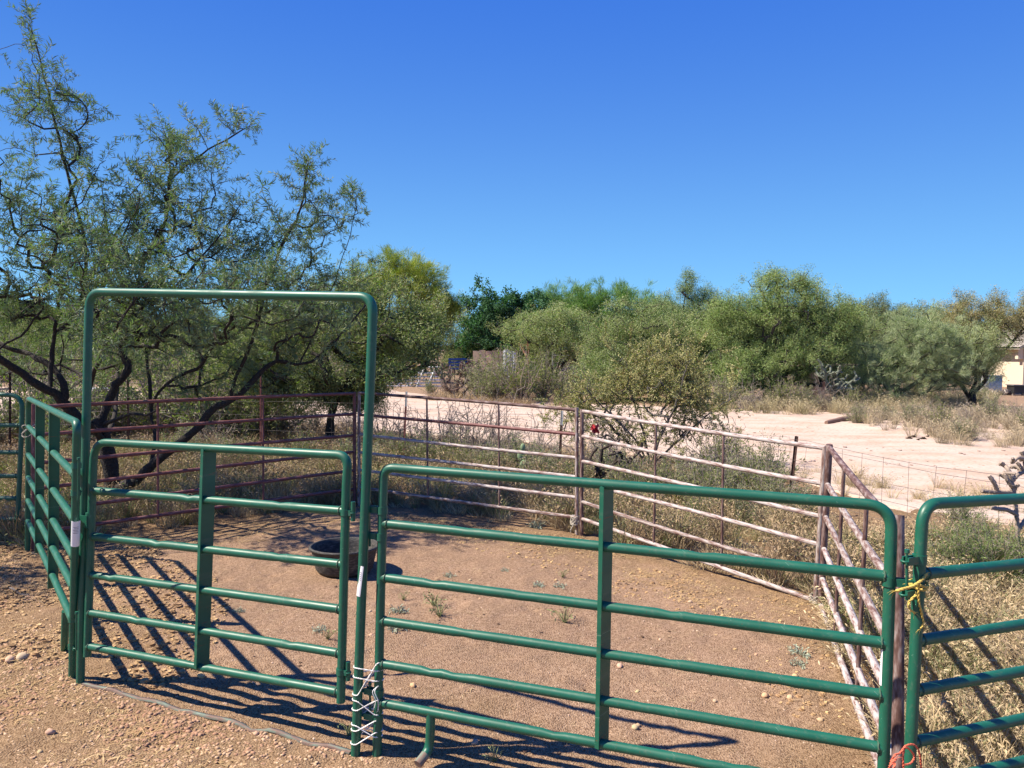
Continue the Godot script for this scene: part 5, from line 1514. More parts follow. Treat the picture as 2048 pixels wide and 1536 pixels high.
func build_litter() -> void:
	rng.seed = 171
	var rocky := noise_of(0.02, 61, 2)
	var s := Shape.new()
	s.lump(Vector3(0, 0.25, 0), Vector3(1, 0.62, 0.85), rocky, 3.0, 0.6, Color.WHITE, 4, 6)
	var pebble := s.mesh()
	s = Shape.new()
	s.clod(Vector3(1, 0.6, 0.85), rocky, 40.0)
	var clod := s.mesh()
	var inner := [Vector3(-2.533, 0, -4.36), Vector3(-0.742, 0, -3.608), Vector3(-0.026, 0, -3.364), Vector3(1.332, 0, -2.802), Vector3(2.517, 0, -5.979), Vector3(0.729, 0, -7.971), Vector3(-1.941, 0, -9.458), Vector3(-4.591, 0, -7.153)]
	scatter(pebble, M.stone, "pebbles", "small loose pebbles over the pen's dirt", "pebbles", inner, 7000, [0.002, 0.008], Color(0.5, 0.37, 0.27), Color(0.34, 0.23, 0.165), -0.5, -99.0)
	var outer := [Vector3(-6.277, 0, -6.556), Vector3(-4.717, 0, -7.146), Vector3(-2.562, 0, -4.359), Vector3(-0.742, 0, -3.608), Vector3(-0.264, 0, -3.459), Vector3(0.19, 0, -3.078), Vector3(-3.504, 0, -2.986)]
	scatter(pebble, M.stone, "pebbles", "small loose pebbles outside the arch", "pebbles", outer, 15000, [0.003, 0.012], Color(0.5, 0.35, 0.22), Color(0.33, 0.19, 0.12), -0.5, -0.35)
	var heap := [Vector3(-6.589, 0, -7.411), Vector3(-4.798, 0, -7.423), Vector3(-3.586, 0, -7.4), Vector3(-2.243, 0, -6.061), Vector3(-1.863, 0, -4.611), Vector3(-2.069, 0, -4.258), Vector3(-2.66, 0, -4.581), Vector3(-2.964, 0, -4.57), Vector3(-4.243, 0, -4.752)]
	scatter(clod, M.stone, "dirt_clods", "crumbled tan manure and dirt clods round the back panel", "clods", heap, 7000, [0.006, 0.03], Color(0.46, 0.31, 0.16), Color(0.27, 0.17, 0.09), -0.35, -99.0)
	scatter(clod, M.stone, "dirt_clods", "scattered tan clods along the pipe panels inside the pen", "clods", [Vector3(0.412, 0, -7.544), Vector3(0.892, 0, -7.292), Vector3(2.468, 0, -5.859), Vector3(1.802, 0, -3.627), Vector3(1.537, 0, -4.134), Vector3(1.437, 0, -5.538), Vector3(-0.091, 0, -7.235), Vector3(-1.511, 0, -8.645), Vector3(-1.755, 0, -9.32), Vector3(0.697, 0, -7.905)], 1500, [0.006, 0.02], Color(0.5, 0.35, 0.17), Color(0.34, 0.21, 0.11), -0.3, -99.0)
	var chip := Shape.new()
	for i in 9:
		var d := Vector3(rng.randf_range(-1, 1), rng.randf_range(-0.1, 0.15), rng.randf_range(-1, 1)).normalized()
		chip.leaf(Vector3(rng.randf_range(-0.05, 0.05), 0.008, rng.randf_range(-0.05, 0.05)), d, Vector3.UP.cross(d).normalized(), rng.randf_range(0.03, 0.07), 0.004, 0.1, Color.WHITE * rng.randf_range(0.7, 1.2))
	scatter(chip.mesh(), M.dry, "straw_litter", "broken straw and leaf litter on the ground", "litter", [Vector3(-6.274, 0, -7.054), Vector3(-4.591, 0, -7.153), Vector3(-1.941, 0, -9.458), Vector3(0.756, 0, -7.972), Vector3(2.493, 0, -5.918), Vector3(1.753, 0, -5.351), Vector3(0.63, 0, -7.101), Vector3(-1.426, 0, -8.166), Vector3(-3.498, 0, -7.218), Vector3(-2.286, 0, -4.126), Vector3(-0.951, 0, -3.378), Vector3(-3.424, 0, -3.311)], 2600, [0.6, 1.2], Color(0.56, 0.42, 0.22), Color(0.4, 0.26, 0.13), -0.3, -99.0)
	scatter(chip.mesh(), M.dry, "straw_litter", "thin scraps of hay strewn over the pen's dirt", "litter", inner, 700, [0.4, 0.9], Color(0.5, 0.38, 0.22), Color(0.36, 0.25, 0.15), 0.1, -99.0)
	scatter(clod, M.stone, "manure_crumbs", "dark crumbled manure scattered over the pen's dirt", "manure", inner, 420, [0.004, 0.016], Color(0.2, 0.13, 0.09), Color(0.12, 0.075, 0.05), 0.15, -99.0)
	scatter(clod, M.stone, "road_gravel", "loose stones and gravel on the dirt road", "gravel", [Vector3(-2.851, 0, -16.236), Vector3(1.206, 0, -14.023), Vector3(3.849, 0, -13.086), Vector3(5.618, 0, -11.321), Vector3(7.187, 0, -10.494), Vector3(10.782, 0, -15.812), Vector3(8.511, 0, -18.772), Vector3(7.697, 0, -25.207), Vector3(2.245, 0, -26.509), Vector3(-5.606, 0, -31.842)], 2600, [0.008, 0.05], Color(0.46, 0.34, 0.26), Color(0.28, 0.2, 0.16), -0.1, -99.0)
	# stones one can pick out
	var big := Shape.new()
	big.lump(Vector3(0, 0.25, 0), Vector3(1, 0.7, 0.8), rocky, 90.0, 0.5, Color.WHITE, 7, 10)
	var rock := big.mesh()
	var spots := [[Vector3(-0.554, 0, -4.323), 0.018, "tan stone lying between two bottom bars of the front panel"], [Vector3(0.717, 0, -4.7), 0.02, "tan stone right behind the front panel's flat brace"], [Vector3(-1.851, 0, -4.446), 0.022, "round stone under the walk gate's flat brace"], [Vector3(-0.949, 0, -5.107), 0.014, ""], [Vector3(0.247, 0, -5.581), 0.012, ""], [Vector3(0.409, 0, -6.422), 0.013, ""], [Vector3(-0.336, 0, -6.398), 0.013, ""], [Vector3(0.774, 0, -4.37), 0.014, ""], [Vector3(0.687, 0, -3.928), 0.02, ""],
		[Vector3(0.705, 0, -3.955), 0.016, ""], [Vector3(1.058, 0, -5.135), 0.012, ""], [Vector3(1.65, 0, -4.901), 0.012, ""], [Vector3(1.51, 0, -4.304), 0.02, ""], [Vector3(1.651, 0, -4.29), 0.02, ""], [Vector3(1.791, 0, -4.584), 0.016, ""], [Vector3(1.718, 0, -4.026), 0.016, ""], [Vector3(1.2, 0, -4.244), 0.014, ""], [Vector3(1.455, 0, -5.929), 0.018, ""], [Vector3(-3.077, 0, -4.671), 0.035, "dark clod at the foot of the back panel"], [Vector3(-3.124, 0, -4.623), 0.03, ""],
		[Vector3(-2.354, 0, -3.781), 0.02, ""], [Vector3(-2.297, 0, -3.608), 0.014, ""], [Vector3(-0.229, 0, -5.91), 0.01, ""], [Vector3(-1.051, 0, -5.609), 0.014, ""], [Vector3(-1.289, 0, -3.774), 0.014, "pale stone touching the bar on the ground below the arch"], [Vector3(-0.074, 0, -3.852), 0.02, ""], [Vector3(-0.159, 0, -3.709), 0.018, ""]]
	for e in spots:
		var p: Vector3 = e[0]
		p.y = ground_y(p.x, p.z) - 0.003
		var o := use(rock, "stone", plain(0.42 + rng.randf() * 0.1, 0.29 + rng.randf() * 0.06, 0.17 + rng.randf() * 0.06, 0.95), self)
		o.position = p
		o.rotation.y = rng.randf() * TAU
		o.scale = Vector3.ONE * e[1] * 1.15
		tag(o, e[2] if e[2] else "small tan stone lying loose on the dirt", "stone", "loose stones on the dirt")
	# weeds in the pen
	var sprig := tuft(34, 0.17, 0.02, 0.8, true)
	var rosette := tuft(60, 0.07, 0.05, 1.4, true)
	var k := 0
	for e in [[Vector3(0.417, 0, -5.433), 0, 1.0, "wispy grass clump in the pen behind the front panel"], [Vector3(-0.506, 0, -5.474), 0, 0.95, ""], [Vector3(-0.58, 0, -5.753), 0, 0.9, ""], [Vector3(-1.229, 0, -5.024), 0, 0.6, ""], [Vector3(0.472, 0, -6.526), 0, 0.5, ""], [Vector3(1.954, 0, -4.929), 1, 1.0, ""], [Vector3(1.876, 0, -4.751), 1, 0.7, ""], [Vector3(-0.801, 0, -5.224), 1, 1.0, ""], [Vector3(-0.835, 0, -5.565), 1, 0.9, ""], [Vector3(-0.84, 0, -5.881), 0, 0.5, ""], [Vector3(0.255, 0, -6.263), 1, 0.7, ""], [Vector3(0.432, 0, -6.246), 1, 0.7, ""], [Vector3(-0.536, 0, -6.561), 1, 0.7, ""], [Vector3(-2.033, 0, -5.543), 1, 0.6, ""], [Vector3(-1.319, 0, -5.174), 1, 0.7, ""], [Vector3(-0.054, 0, -3.565), 0, 0.5, ""], [Vector3(-0.037, 0, -6.739), 1, 0.5, ""], [Vector3(0.285, 0, -8.396), 1, 1.3, ""], [Vector3(0.347, 0, -8.521), 1, 1.2, ""], [Vector3(-0.816, 0, -3.788), 0, 0.6, "little weed growing at the foot of the arch"]]:
		var p: Vector3 = e[0]
		p.y = ground_y(p.x, p.z)
		var o := use(sprig if e[1] == 0 else rosette, "weed", M.weed if e[1] == 0 else M.grey_weed, self)
		o.position = p
		o.rotation.y = k * 1.3
		o.scale = Vector3.ONE * e[2]
		tag(o, e[3] if e[3] else ("thin green sprig growing in the pen's dirt" if e[1] == 0 else "grey-green rosette weed flat on the pen's dirt"), "weed", "small weeds in the pen")
		k += 1
	# a stick on the clods
	s = Shape.new()
	s.tube(smooth([Vector3(-4.045, 0, -5.998), Vector3(-3.926, 0, -5.941), Vector3(-3.825, 0, -5.896)], 0.03).map(func(p): return p + Vector3(0, ground_y(p.x, p.z) + 0.012, 0)), 0.008, 6)
	tag(put(s, "stick", M.dead_wood), "short grey stick on the clods outside the back panel", "stick")


# ------------------------------------------------------------------ fence, cacti and far things
func stake(label: String, foot_at: Vector3, head: Vector3, m: Material, tip: Material) -> void:
	var t := thing("fence_stake", label, "fence post", foot_at * Vector3(1, 0, 1), "steel stakes of the wire fence")
	var up := (head - foot_at).normalized()
	var x := up.cross(Vector3(0.5, 0, 0.86)).normalized()
	var b := Basis(x, up, x.cross(up).normalized())
	var cut := foot_at.lerp(head, 0.8)
	var s := Shape.new()
	var low := foot_at - up * 0.15
	s.box((low + cut) / 2.0, Vector3(0.018, low.distance_to(cut) / 2.0, 0.0035), b)
	s.box((low + cut) / 2.0 + b.z * 0.019, Vector3(0.0035, low.distance_to(cut) / 2.0, 0.0155), b)
	for i in 14:
		s.box(low.lerp(cut, 0.12 + i * 0.06) - b.z * 0.0065, Vector3(0.006, 0.009, 0.003), b)
	put(s, "shaft", m, t)
	s = Shape.new()
	s.box((head + cut) / 2.0, Vector3(0.018, head.distance_to(cut) / 2.0, 0.0035), b)
	s.box((head + cut) / 2.0 + b.z * 0.019, Vector3(0.0035, head.distance_to(cut) / 2.0, 0.0155), b)
	put(s, "tip", tip, t)


func wire_run(label: String, line: Array, heights: Array, gap: float) -> void:
	var t := thing("wire_fence", label, "fence", line[0] * Vector3(1, 0, 1), "woven wire fence runs")
	var p := []
	for i in line.size() - 1:
		var k := maxi(2, int(line[i].distance_to(line[i + 1]) / gap))
		for j in k:
			p.append(line[i].lerp(line[i + 1], float(j) / k))
	p.append(line[-1])
	for h in heights:
		var q := []
		for i in p.size():
			q.append(Vector3(p[i].x, ground_y(p[i].x, p[i].z) + h + sin(i * 0.7 + h * 20.0) * 0.012, p[i].z))
		var s := Shape.new()
		s.tube(q, 0.0022, 5, false)
		put(s, "line_wire", M.wire, t)
	for i in p.size():
		var s := Shape.new()
		var y := ground_y(p[i].x, p[i].z)
		var bow := Vector3(rng.randf_range(-0.04, 0.04), 0, rng.randf_range(-0.02, 0.02))
		s.tube([p[i] + Vector3(0, y + 0.02, 0), p[i] + Vector3(0, y + heights[-1] * 0.5, 0) + bow, p[i] + Vector3(0, y + heights[-1], 0)], 0.0018, 5, false)
		put(s, "stay_wire", M.wire, t)


func cholla(label: String, base: Vector3, first: Array, joints: int, r: float, length: float, col: Color, spiny: Color, group := "") -> void:
	base.y = ground_y(base.x, base.z)
	var t := thing("cholla_cactus", label, "cactus", base, group)
	rng.seed = hash(label)
	var ends := []
	var body := Shape.new()
	var spines := Shape.new()
	var runs := []
	for p in first:
		runs.append([p, r * 1.25])
		for q in p:
			ends.append([q, (p[-1] - p[0]).normalized()])
	for i in joints:
		var e: Array = ends[rng.randi() % ends.size()]
		var d: Vector3 = (e[1] * 0.6 + any_dir() + Vector3.UP * 0.35).normalized()
		var l := length * rng.randf_range(0.6, 1.2)
		var q: Vector3 = e[0] + d * l
		if q.y < base.y + 0.1:
			continue
		runs.append([[e[0], e[0].lerp(q, 0.5) + any_dir() * l * 0.06, q], r * rng.randf_range(0.8, 1.05)])
		ends.append([q, d])
	for run in runs:
		var p := smooth(run[0], r * 0.9)
		var rad := []
		for i in p.size():
			rad.append(run[1] * (1.0 + 0.16 * sin(i * 2.2)) * (0.72 if i == 0 or i == p.size() - 1 else 1.0))
		body.tube(p, rad, 7, true, Color.WHITE * rng.randf_range(0.75, 1.15))
		for i in p.size():
			for k in 5:
				var d := any_dir()
				spines.leaf(p[i] + d * run[1] * 0.8, d, d.cross(any_dir()).normalized(), r * 1.1, r * 0.13, 0.0, Color.WHITE * rng.randf_range(0.6, 1.2))
	for i in body.c.size():
		body.c[i] = Color(body.c[i].r * col.r, body.c[i].g * col.g, body.c[i].b * col.b)
	for i in spines.c.size():
		spines.c[i] = Color(spines.c[i].r * spiny.r, spines.c[i].g * spiny.g, spines.c[i].b * spiny.b)
	put(body, "joints", M.cholla, t)
	put(spines, "spines", M.dry, t)


func build_fence() -> void:
	rng.seed = 211
	var group := "steel stakes of the wire fence"
	stake("black leaning steel stake behind the bleached pink panel", Vector3(3.458, 0, -9.265), Vector3(3.507, 0.997, -9.2), M.post_rust, M.post_rust)
	stake("rusty steel stake with a silver tip next to the twine knot", Vector3(0.738, 0, -11.449), Vector3(0.772, 1.079, -11.45), M.post_rust, M.galvanised)
	stake("maroon steel stake with a silver tip behind the first bleached panel", Vector3(-1.832, 0, -12.68), Vector3(-1.787, 1.269, -12.7), M.maroon, M.galvanised)
	stake("tall dark stake standing behind the maroon panel", Vector3(-4.351, 0, -12.987), Vector3(-4.364, 1.689, -13), M.maroon, M.maroon)
	stake("dark stake seen between the big mesquite's limbs", Vector3(-6.743, 0, -13.151), Vector3(-6.766, 1.454, -13.2), M.post_rust, M.post_rust)
	stake("dark stake beyond the shaded green panel", Vector3(-8.963, 0, -13.345), Vector3(-8.978, 1.457, -13.4), M.post_rust, M.post_rust)
	var hs := [0.12, 0.3, 0.5, 0.7, 0.9, 0.96]
	wire_run("sagging woven wire between the black stake and the cholla", [Vector3(3.471, 0, -9.266), Vector3(3.871, -0.026, -7.75) * Vector3(1, 0, 1), Vector3(4.4, 0.045, -6.25) * Vector3(1, 0, 1), Vector3(5.4, 0, -3.4)], hs, 0.3)
	wire_run("woven wire between the silver tipped stakes and the black stake", [Vector3(-1.832, 0, -12.68), Vector3(0.738, 0, -11.449), Vector3(3.458, 0, -9.265)], [0.1, 0.28, 0.46, 0.64, 0.82, 0.98], 0.22)
	wire_run("woven wire beyond the maroon panel and the big mesquite", [Vector3(-11.986, 0, -13.526), Vector3(-8.963, 0, -13.345), Vector3(-6.743, 0, -13.151), Vector3(-4.351, 0, -12.987), Vector3(-1.832, 0, -12.68)], [0.15, 0.35, 0.55, 0.8, 1.05], 0.3)

	# cacti
	var b: Vector3 = Vector3(4.53, -0.006, -6.55)
	cholla("grey spiny cholla standing in front of the wire beside the side panel", b, [[Vector3(4.53, -0.006, -6.55), Vector3(4.487, 0.351, -6.55), Vector3(4.468, 0.574, -6.55), Vector3(4.43, 0.817, -6.55), Vector3(4.403, 0.919, -6.55)], [Vector3(4.43, 0.817, -6.55), Vector3(4.296, 0.825, -6.5), Vector3(4.176, 0.837, -6.45), Vector3(4.053, 0.853, -6.4)], [Vector3(4.403, 0.919, -6.55), Vector3(4.372, 1.016, -6.55), Vector3(4.373, 1.043, -6.6), Vector3(4.332, 1.074, -6.6)], [Vector3(4.404, 0.91, -6.55), Vector3(4.488, 0.965, -6.6), Vector3(4.578, 0.998, -6.65), Vector3(4.582, 1.092, -6.65), Vector3(4.547, 1.168, -6.65)], [Vector3(4.239, 0.832, -6.48), Vector3(4.185, 0.92, -6.45), Vector3(4.139, 0.98, -6.45)], [Vector3(4.419, 0.861, -6.55), Vector3(4.339, 0.926, -6.5), Vector3(4.31, 0.983, -6.5)], [Vector3(4.578, 0.998, -6.65), Vector3(4.539, 1.021, -6.7), Vector3(4.494, 1.02, -6.7)], [Vector3(4.466, 0.618, -6.55), Vector3(4.346, 0.671, -6.5), Vector3(4.239, 0.689, -6.45), Vector3(4.169, 0.701, -6.45)], [Vector3(4.582, 1.092, -6.65), Vector3(4.485, 1.121, -6.6), Vector3(4.434, 1.071, -6.6)], [Vector3(4.48, 0.485, -6.55), Vector3(4.655, 0.7, -6.6), Vector3(4.733, 0.924, -6.6)]], 20, 0.0145, 0.07, Color(0.34, 0.27, 0.22), Color(0.58, 0.48, 0.38))
	b = Vector3(11.844, 0.075, -27.5)
	cholla("pale silvery cholla in the thicket below the flat brown roof", b, [[b, b + Vector3(0, 0.5, 0), b + Vector3(0.1, 1.0, 0)], [b + Vector3(0, 0.5, 0), b + Vector3(0.6, 1.0, 0.1)], [b + Vector3(0, 0.5, 0), b + Vector3(-0.4, 1.05, 0.1)]], 170, 0.035, 0.2, Color(0.2, 0.22, 0.165), Color(0.36, 0.37, 0.29))
	b = Vector3(-2.247, -0.042, -31)
	cholla("brown bristly cholla thicket beside the white gate", b, [[b, b + Vector3(0, 0.5, 0), b + Vector3(0.1, 0.9, 0)], [b, b + Vector3(0.5, 0.5, 0), b + Vector3(0.8, 0.9, 0)], [b, b + Vector3(-0.5, 0.5, 0.1), b + Vector3(-0.6, 0.8, 0)]], 200, 0.035, 0.22, Color(0.13, 0.09, 0.075), Color(0.22, 0.16, 0.12))
	b = Vector3(1.195, 0.068, -10.2)
	cholla("dark dry cholla skeleton beneath the red rag", b, [[b, b + Vector3(0.02, 0.3, 0), b + Vector3(0.05, 0.6, 0)], [b + Vector3(0, 0.15, 0), b + Vector3(0.2, 0.4, 0.05)]], 60, 0.018, 0.11, Color(0.05, 0.038, 0.034), Color(0.16, 0.12, 0.1))
	# prickly pear
	b = Vector3(0.177, 0.239, -11.2)
	b.y = ground_y(b.x, b.z)
	var t := thing("prickly_pear", "pale green prickly pear pad among dry weeds", "cactus", b)
	var top: float = Vector3(0.171, 0.624, -11.2).y
	var pads := [[b + Vector3(0, top - 0.06, 0), 0.036, 0.055, 0.2], [b + Vector3(-0.03, top - 0.19, -0.02), 0.05, 0.085, 0.9], [b + Vector3(0.02, top - 0.34, 0), 0.06, 0.09, 0.4]]
	for p in pads:
		var s := Shape.new()
		s.lump(p[0], Vector3(p[1], p[2], 0.018), patches, 5.0, 0.05, Color(0.25, 0.34, 0.19), 8, 14)
		put(s, "pad", M.cholla, t)
	# the rag
	var c: Vector3 = Vector3(1.142, 0.941, -10.2)
	var s := Shape.new()
	var q := []
	for i in 7:
		for j in 7:
			q.append(c + Vector3((i - 3) * 0.017 + 0.01 * sin(j * 1.3), (j - 3) * 0.019 + 0.012 * sin(i * 1.7), 0.03 * sin(i * 1.1 + j * 0.9)))
	for i in 6:
		for j in 6:
			var e: Vector3 = (q[i * 7 + j + 1] - q[i * 7 + j]).cross(q[i * 7 + j + 7] - q[i * 7 + j]).normalized()
			s.quad(q[i * 7 + j], q[i * 7 + j + 1], q[i * 7 + j + 8], q[i * 7 + j + 7], e)
	tag(put(s, "cloth_rag", plain(0.42, 0.03, 0.04)), "small crumpled red rag snagged on a dark dry cholla", "rag")
	# fallen log and roots on the bank
	s = Shape.new()
	s.tube(smooth([Vector3(8.563, 0, -20.341), Vector3(9.147, 0, -20.965), Vector3(9.869, 0, -21.792)], 0.2).map(func(p): return p + Vector3(0, ground_y(p.x, p.z) + 0.06, 0)), [0.05, 0.06, 0.07, 0.075, 0.08, 0.08, 0.085, 0.09, 0.09, 0.1, 0.1, 0.1, 0.1, 0.1, 0.1].slice(0, smooth([Vector3(8.563, 0, -20.341), Vector3(9.147, 0, -20.965), Vector3(9.869, 0, -21.792)], 0.2).size()), 9)
	tag(put(s, "log", plain(0.2, 0.12, 0.085)), "thin brown fallen log at the tip of the low bank", "log")
	t = thing("dead_root", "dark rotten root lying at the foot of the low bank", "root", Vector3(9.564, 0, -17.471))
	for e in [[Vector3(9.288, 0, -17.436), 0.035], [Vector3(9.568, 0, -17.763), 0.03], [Vector3(9.639, 0, -17.481), 0.035], [Vector3(9.939, 0, -17.811), 0.025], [Vector3(9.417, 0, -17.264), 0.025]]:
		var r := Shape.new()
		r.lump(e[0] + Vector3(0, ground_y(e[0].x, e[0].z) + 0.05, 0), Vector3(1.5, 0.6, 0.8) * e[1], patches, e[1] * 900.0, 2.2, Color(0.05, 0.032, 0.025), 6, 9)
		put(r, "knot", M.stone, t)
	# sawn stumps of the round mesquite
	for e in [[Vector3(-4.584, 0.23, -16.6), 0.07], [Vector3(-4.381, 0.382, -16.8), 0.06], [Vector3(-3.892, 0.228, -16.4), 0.085]]:
		var d := Vector3(0.25, 0.3, 1).normalized()
		var g: Node3D = thing("sawn_log", "sawn mesquite log showing a pale cut end in the dead branches", "log", e[0] * Vector3(1, 0, 1), "sawn logs under the round mesquite")
		var lg := Shape.new()
		lg.tube([e[0] - d * 0.7 - Vector3(0, 0.1, 0), e[0]], e[1], 10)
		put(lg, "bark", M.bark, g)
		var cut := Shape.new()
		cut.tube([e[0], e[0] + d * 0.006], e[1] * 0.93, 12)
		put(cut, "cut_end", M.cut_wood, g)


func slab(called: String, a: Vector3, b: Vector3, thick: float, m: Material, parent: Node = self) -> MeshInstance3D:
	var s := Shape.new()
	s.box((a + b) / 2.0, Vector3(absf(b.x - a.x) / 2.0, absf(b.y - a.y) / 2.0, thick / 2.0))
	return put(s, called, m, parent)


func build_far_things() -> void:
	rng.seed = 307
	# the white gate
	var m := plain(0.72, 0.73, 0.74, 0.5)
	var t := thing("farm_gate", "white pipe farm gate with fanned braces across the road", "gate", Vector3(-5.104, 0, -37.88))
	for e in [[Vector3(-6.773, 0.933, -39), Vector3(-3.654, 1.06, -39)], [Vector3(-6.771, 0.646, -39), Vector3(-3.65, 0.748, -39)], [Vector3(-6.77, 0.477, -39), Vector3(-3.648, 0.565, -39)], [Vector3(-6.768, 0.308, -39), Vector3(-3.646, 0.383, -39)], [Vector3(-6.767, 0.152, -39), Vector3(-3.644, 0.214, -39)], [Vector3(-6.766, 0.021, -39), Vector3(-3.642, 0.057, -39)]]:
		pipe("rail", e, 0.042, m, t, 8)
	for e in [[Vector3(-6.349, 0.941, -38.95), Vector3(-5.899, 0.037, -38.95)], [Vector3(-5.803, 0.871, -38.95), Vector3(-5.406, 0.045, -38.95)], [Vector3(-5.207, 1.062, -38.95), Vector3(-5.198, 0.048, -38.95)], [Vector3(-4.532, 1.073, -38.95), Vector3(-4.963, 0, -38.95)], [Vector3(-3.961, 1.056, -38.95), Vector3(-4.417, 0.009, -38.95)]]:
		pipe("brace", e, 0.04, m, t, 8)
	for e in [[Vector3(-6.775, 1.167, -39), Vector3(-6.765, -0.109, -39)], [Vector3(-3.655, 1.216, -39), Vector3(-3.641, -0.06, -39)]]:
		pipe("post", e, 0.06, M.dead_wood, t, 8)
	t = thing("warning_sign", "small yellow sign hung on the white gate", "sign", Vector3(-5.056, 0.835, -38.8))
	slab("board", Vector3(-5.182, 1.22, -38.85), Vector3(-4.933, 0.836, -38.85), 0.01, plain(0.75, 0.47, 0.02, 0.5), t)
	slab("print", Vector3(-5.114, 1.144, -38.83), Vector3(-4.997, 1.042, -38.83), 0.006, plain(0.03, 0.03, 0.03), t)
	slab("print", Vector3(-5.138, 0.963, -38.83), Vector3(-4.97, 0.913, -38.83), 0.006, plain(0.03, 0.03, 0.03), t)
	# blue rails with a red bar
	t = thing("pipe_rack", "stacked blue pipe rails with a red upright behind the cholla thicket", "rack", Vector3(-3.066, 0.926, -44) * Vector3(1, 0, 1))
	for y in [[Vector3(-3.746, 1.385, -44), Vector3(-2.31, 1.422, -44)], [Vector3(-3.744, 1.209, -44), Vector3(-2.366, 1.245, -44)], [Vector3(-3.742, 1.033, -44), Vector3(-2.481, 1.082, -44)], [Vector3(-3.739, 0.828, -44), Vector3(-2.478, 0.877, -44)]]:
		pipe("rail", y, 0.065, plain(0.03, 0.1, 0.36, 0.5), t, 8)
	pipe("upright", [Vector3(-2.69, 0.06, -43.8), Vector3(-2.646, 1.142, -43.8), Vector3(-2.271, 1.498, -43.8)], 0.08, plain(0.2, 0.02, 0.025, 0.6), t, 8)
	pipe("upright", [Vector3(-3.659, 1.474, -44), Vector3(-3.641, -0.052, -44)], 0.05, plain(0.05, 0.08, 0.2, 0.6), t, 8)
	# timber frame, tan wall, tarp and rusty roof behind the trees
	t = thing("timber_frame", "orange-brown timber post with a slanted strut behind the dark tree", "frame", Vector3(0.695, 0.144, -40) * Vector3(1, 0, 1))
	slab("post", Vector3(0.737, 2.464, -40), Vector3(0.882, 0.12, -40), 0.15, plain(0.33, 0.15, 0.07), t)
	slab("beam", Vector3(0.286, 2.351, -40), Vector3(0.74, 2.251, -40), 0.15, plain(0.36, 0.17, 0.09), t)
	pipe("strut", [Vector3(0.446, 2.273, -39.9), Vector3(0.747, 1.72, -39.9)], 0.07, plain(0.36, 0.17, 0.09), t, 4)
	t = thing("board_wall", "low tan board wall glimpsed under the dark tree", "wall", Vector3(-1.34, 0.065, -41) * Vector3(1, 0, 1))
	for i in 5:
		var x: float = Vector3(-2.159, 1.966, -41).x + i * 0.35
		slab("board", Vector3(x, 0.0, -41), Vector3(x + 0.33, Vector3(-1.366, 1.924, -41).y + 0.05 * (i % 2), -41), 0.05, plain(0.58, 0.43 - 0.02 * (i % 3), 0.28), t)
	t = thing("tarp", "white tarp draped over something under the dark tree", "tarp", Vector3(-0.161, 0.107, -40.5) * Vector3(1, 0, 1))
	var s := Shape.new()
	var e1: Vector3 = Vector3(-0.512, 1.83, -40.5)
	for i in 6:
		var a := Vector3(e1.x + i * 0.12, 0, -40.5 + 0.08 * (i % 2))
		var b := Vector3(e1.x + (i + 1) * 0.12, 0, -40.5 + 0.08 * ((i + 1) % 2))
		var ha: float = Vector3(-0.192, 2.078, -40.5).y - 0.06 * absf(i - 2.0)
		var hb: float = Vector3(-0.192, 2.078, -40.5).y - 0.06 * absf(i - 1.0)
		s.quad(a, b, b + Vector3(0, hb, 0), a + Vector3(0, ha, 0), Vector3(0.3 if i % 2 else -0.3, 0.1, 1).normalized())
		s.quad(a + Vector3(0, ha, 0), b + Vector3(0, hb, 0), b + Vector3(0, hb - 0.2, -0.9), a + Vector3(0, ha - 0.2, -0.9), Vector3.UP)
	put(s, "sheet", plain(0.6, 0.64, 0.7), t)
	t = thing("shed", "small shed with a rusty sheet roof behind the chain link", "shed", Vector3(3.177, -0.001, -41) * Vector3(1, 0, 1))
	slab("wall", Vector3(2.743, 1.933, -41.6), Vector3(3.719, 0.173, -41.6), 1.2, plain(0.12, 0.1, 0.095), t)
	s = Shape.new()
	var r0: Vector3 = Vector3(2.569, 1.905, -40.6)
	var r1: Vector3 = Vector3(3.65, 1.922, -40.6)
	for i in 10:
		var a := r0.lerp(r1, i / 10.0)
		var b := r0.lerp(r1, (i + 1) / 10.0)
		var up := Vector3(0, 0.3, -1.4)
		var w := Vector3(0, 0.03 * (i % 2), 0)
		var w2 := Vector3(0, 0.03 * ((i + 1) % 2), 0)
		s.quad(a + w, b + w2, b + w2 + up, a + w + up, Vector3(0.2 if i % 2 else -0.2, 1, 0.2).normalized())
	put(s, "roof", M.rust_sheet, t)
	# chain link
	t = thing("chain_link_fence", "grey chain link fence with a top rail behind the creosote bush", "fence", Vector3(3.729, 0, -39.576))
	pipe("top_rail", [Vector3(2.028, 1.754, -38), Vector3(4.888, 1.786, -38)], 0.025, M.galvanised, t, 8)
	for e in [[Vector3(2.025, 1.906, -38), Vector3(2.059, 0.005, -38)], [Vector3(4.884, 1.95, -38), Vector3(4.925, 0.05, -38)], [Vector3(3.47, 1.776, -38), Vector3(3.505, 0.028, -38)]]:
		pipe("post", e, 0.03, M.galvanised, t, 8)
	s = Shape.new()
	var x0: float = Vector3(2.041, 1.02, -38).x
	var x1: float = Vector3(4.903, 1.065, -38).x
	var ytop: float = Vector3(3.42, 1.776, -38).y
	var n := 30
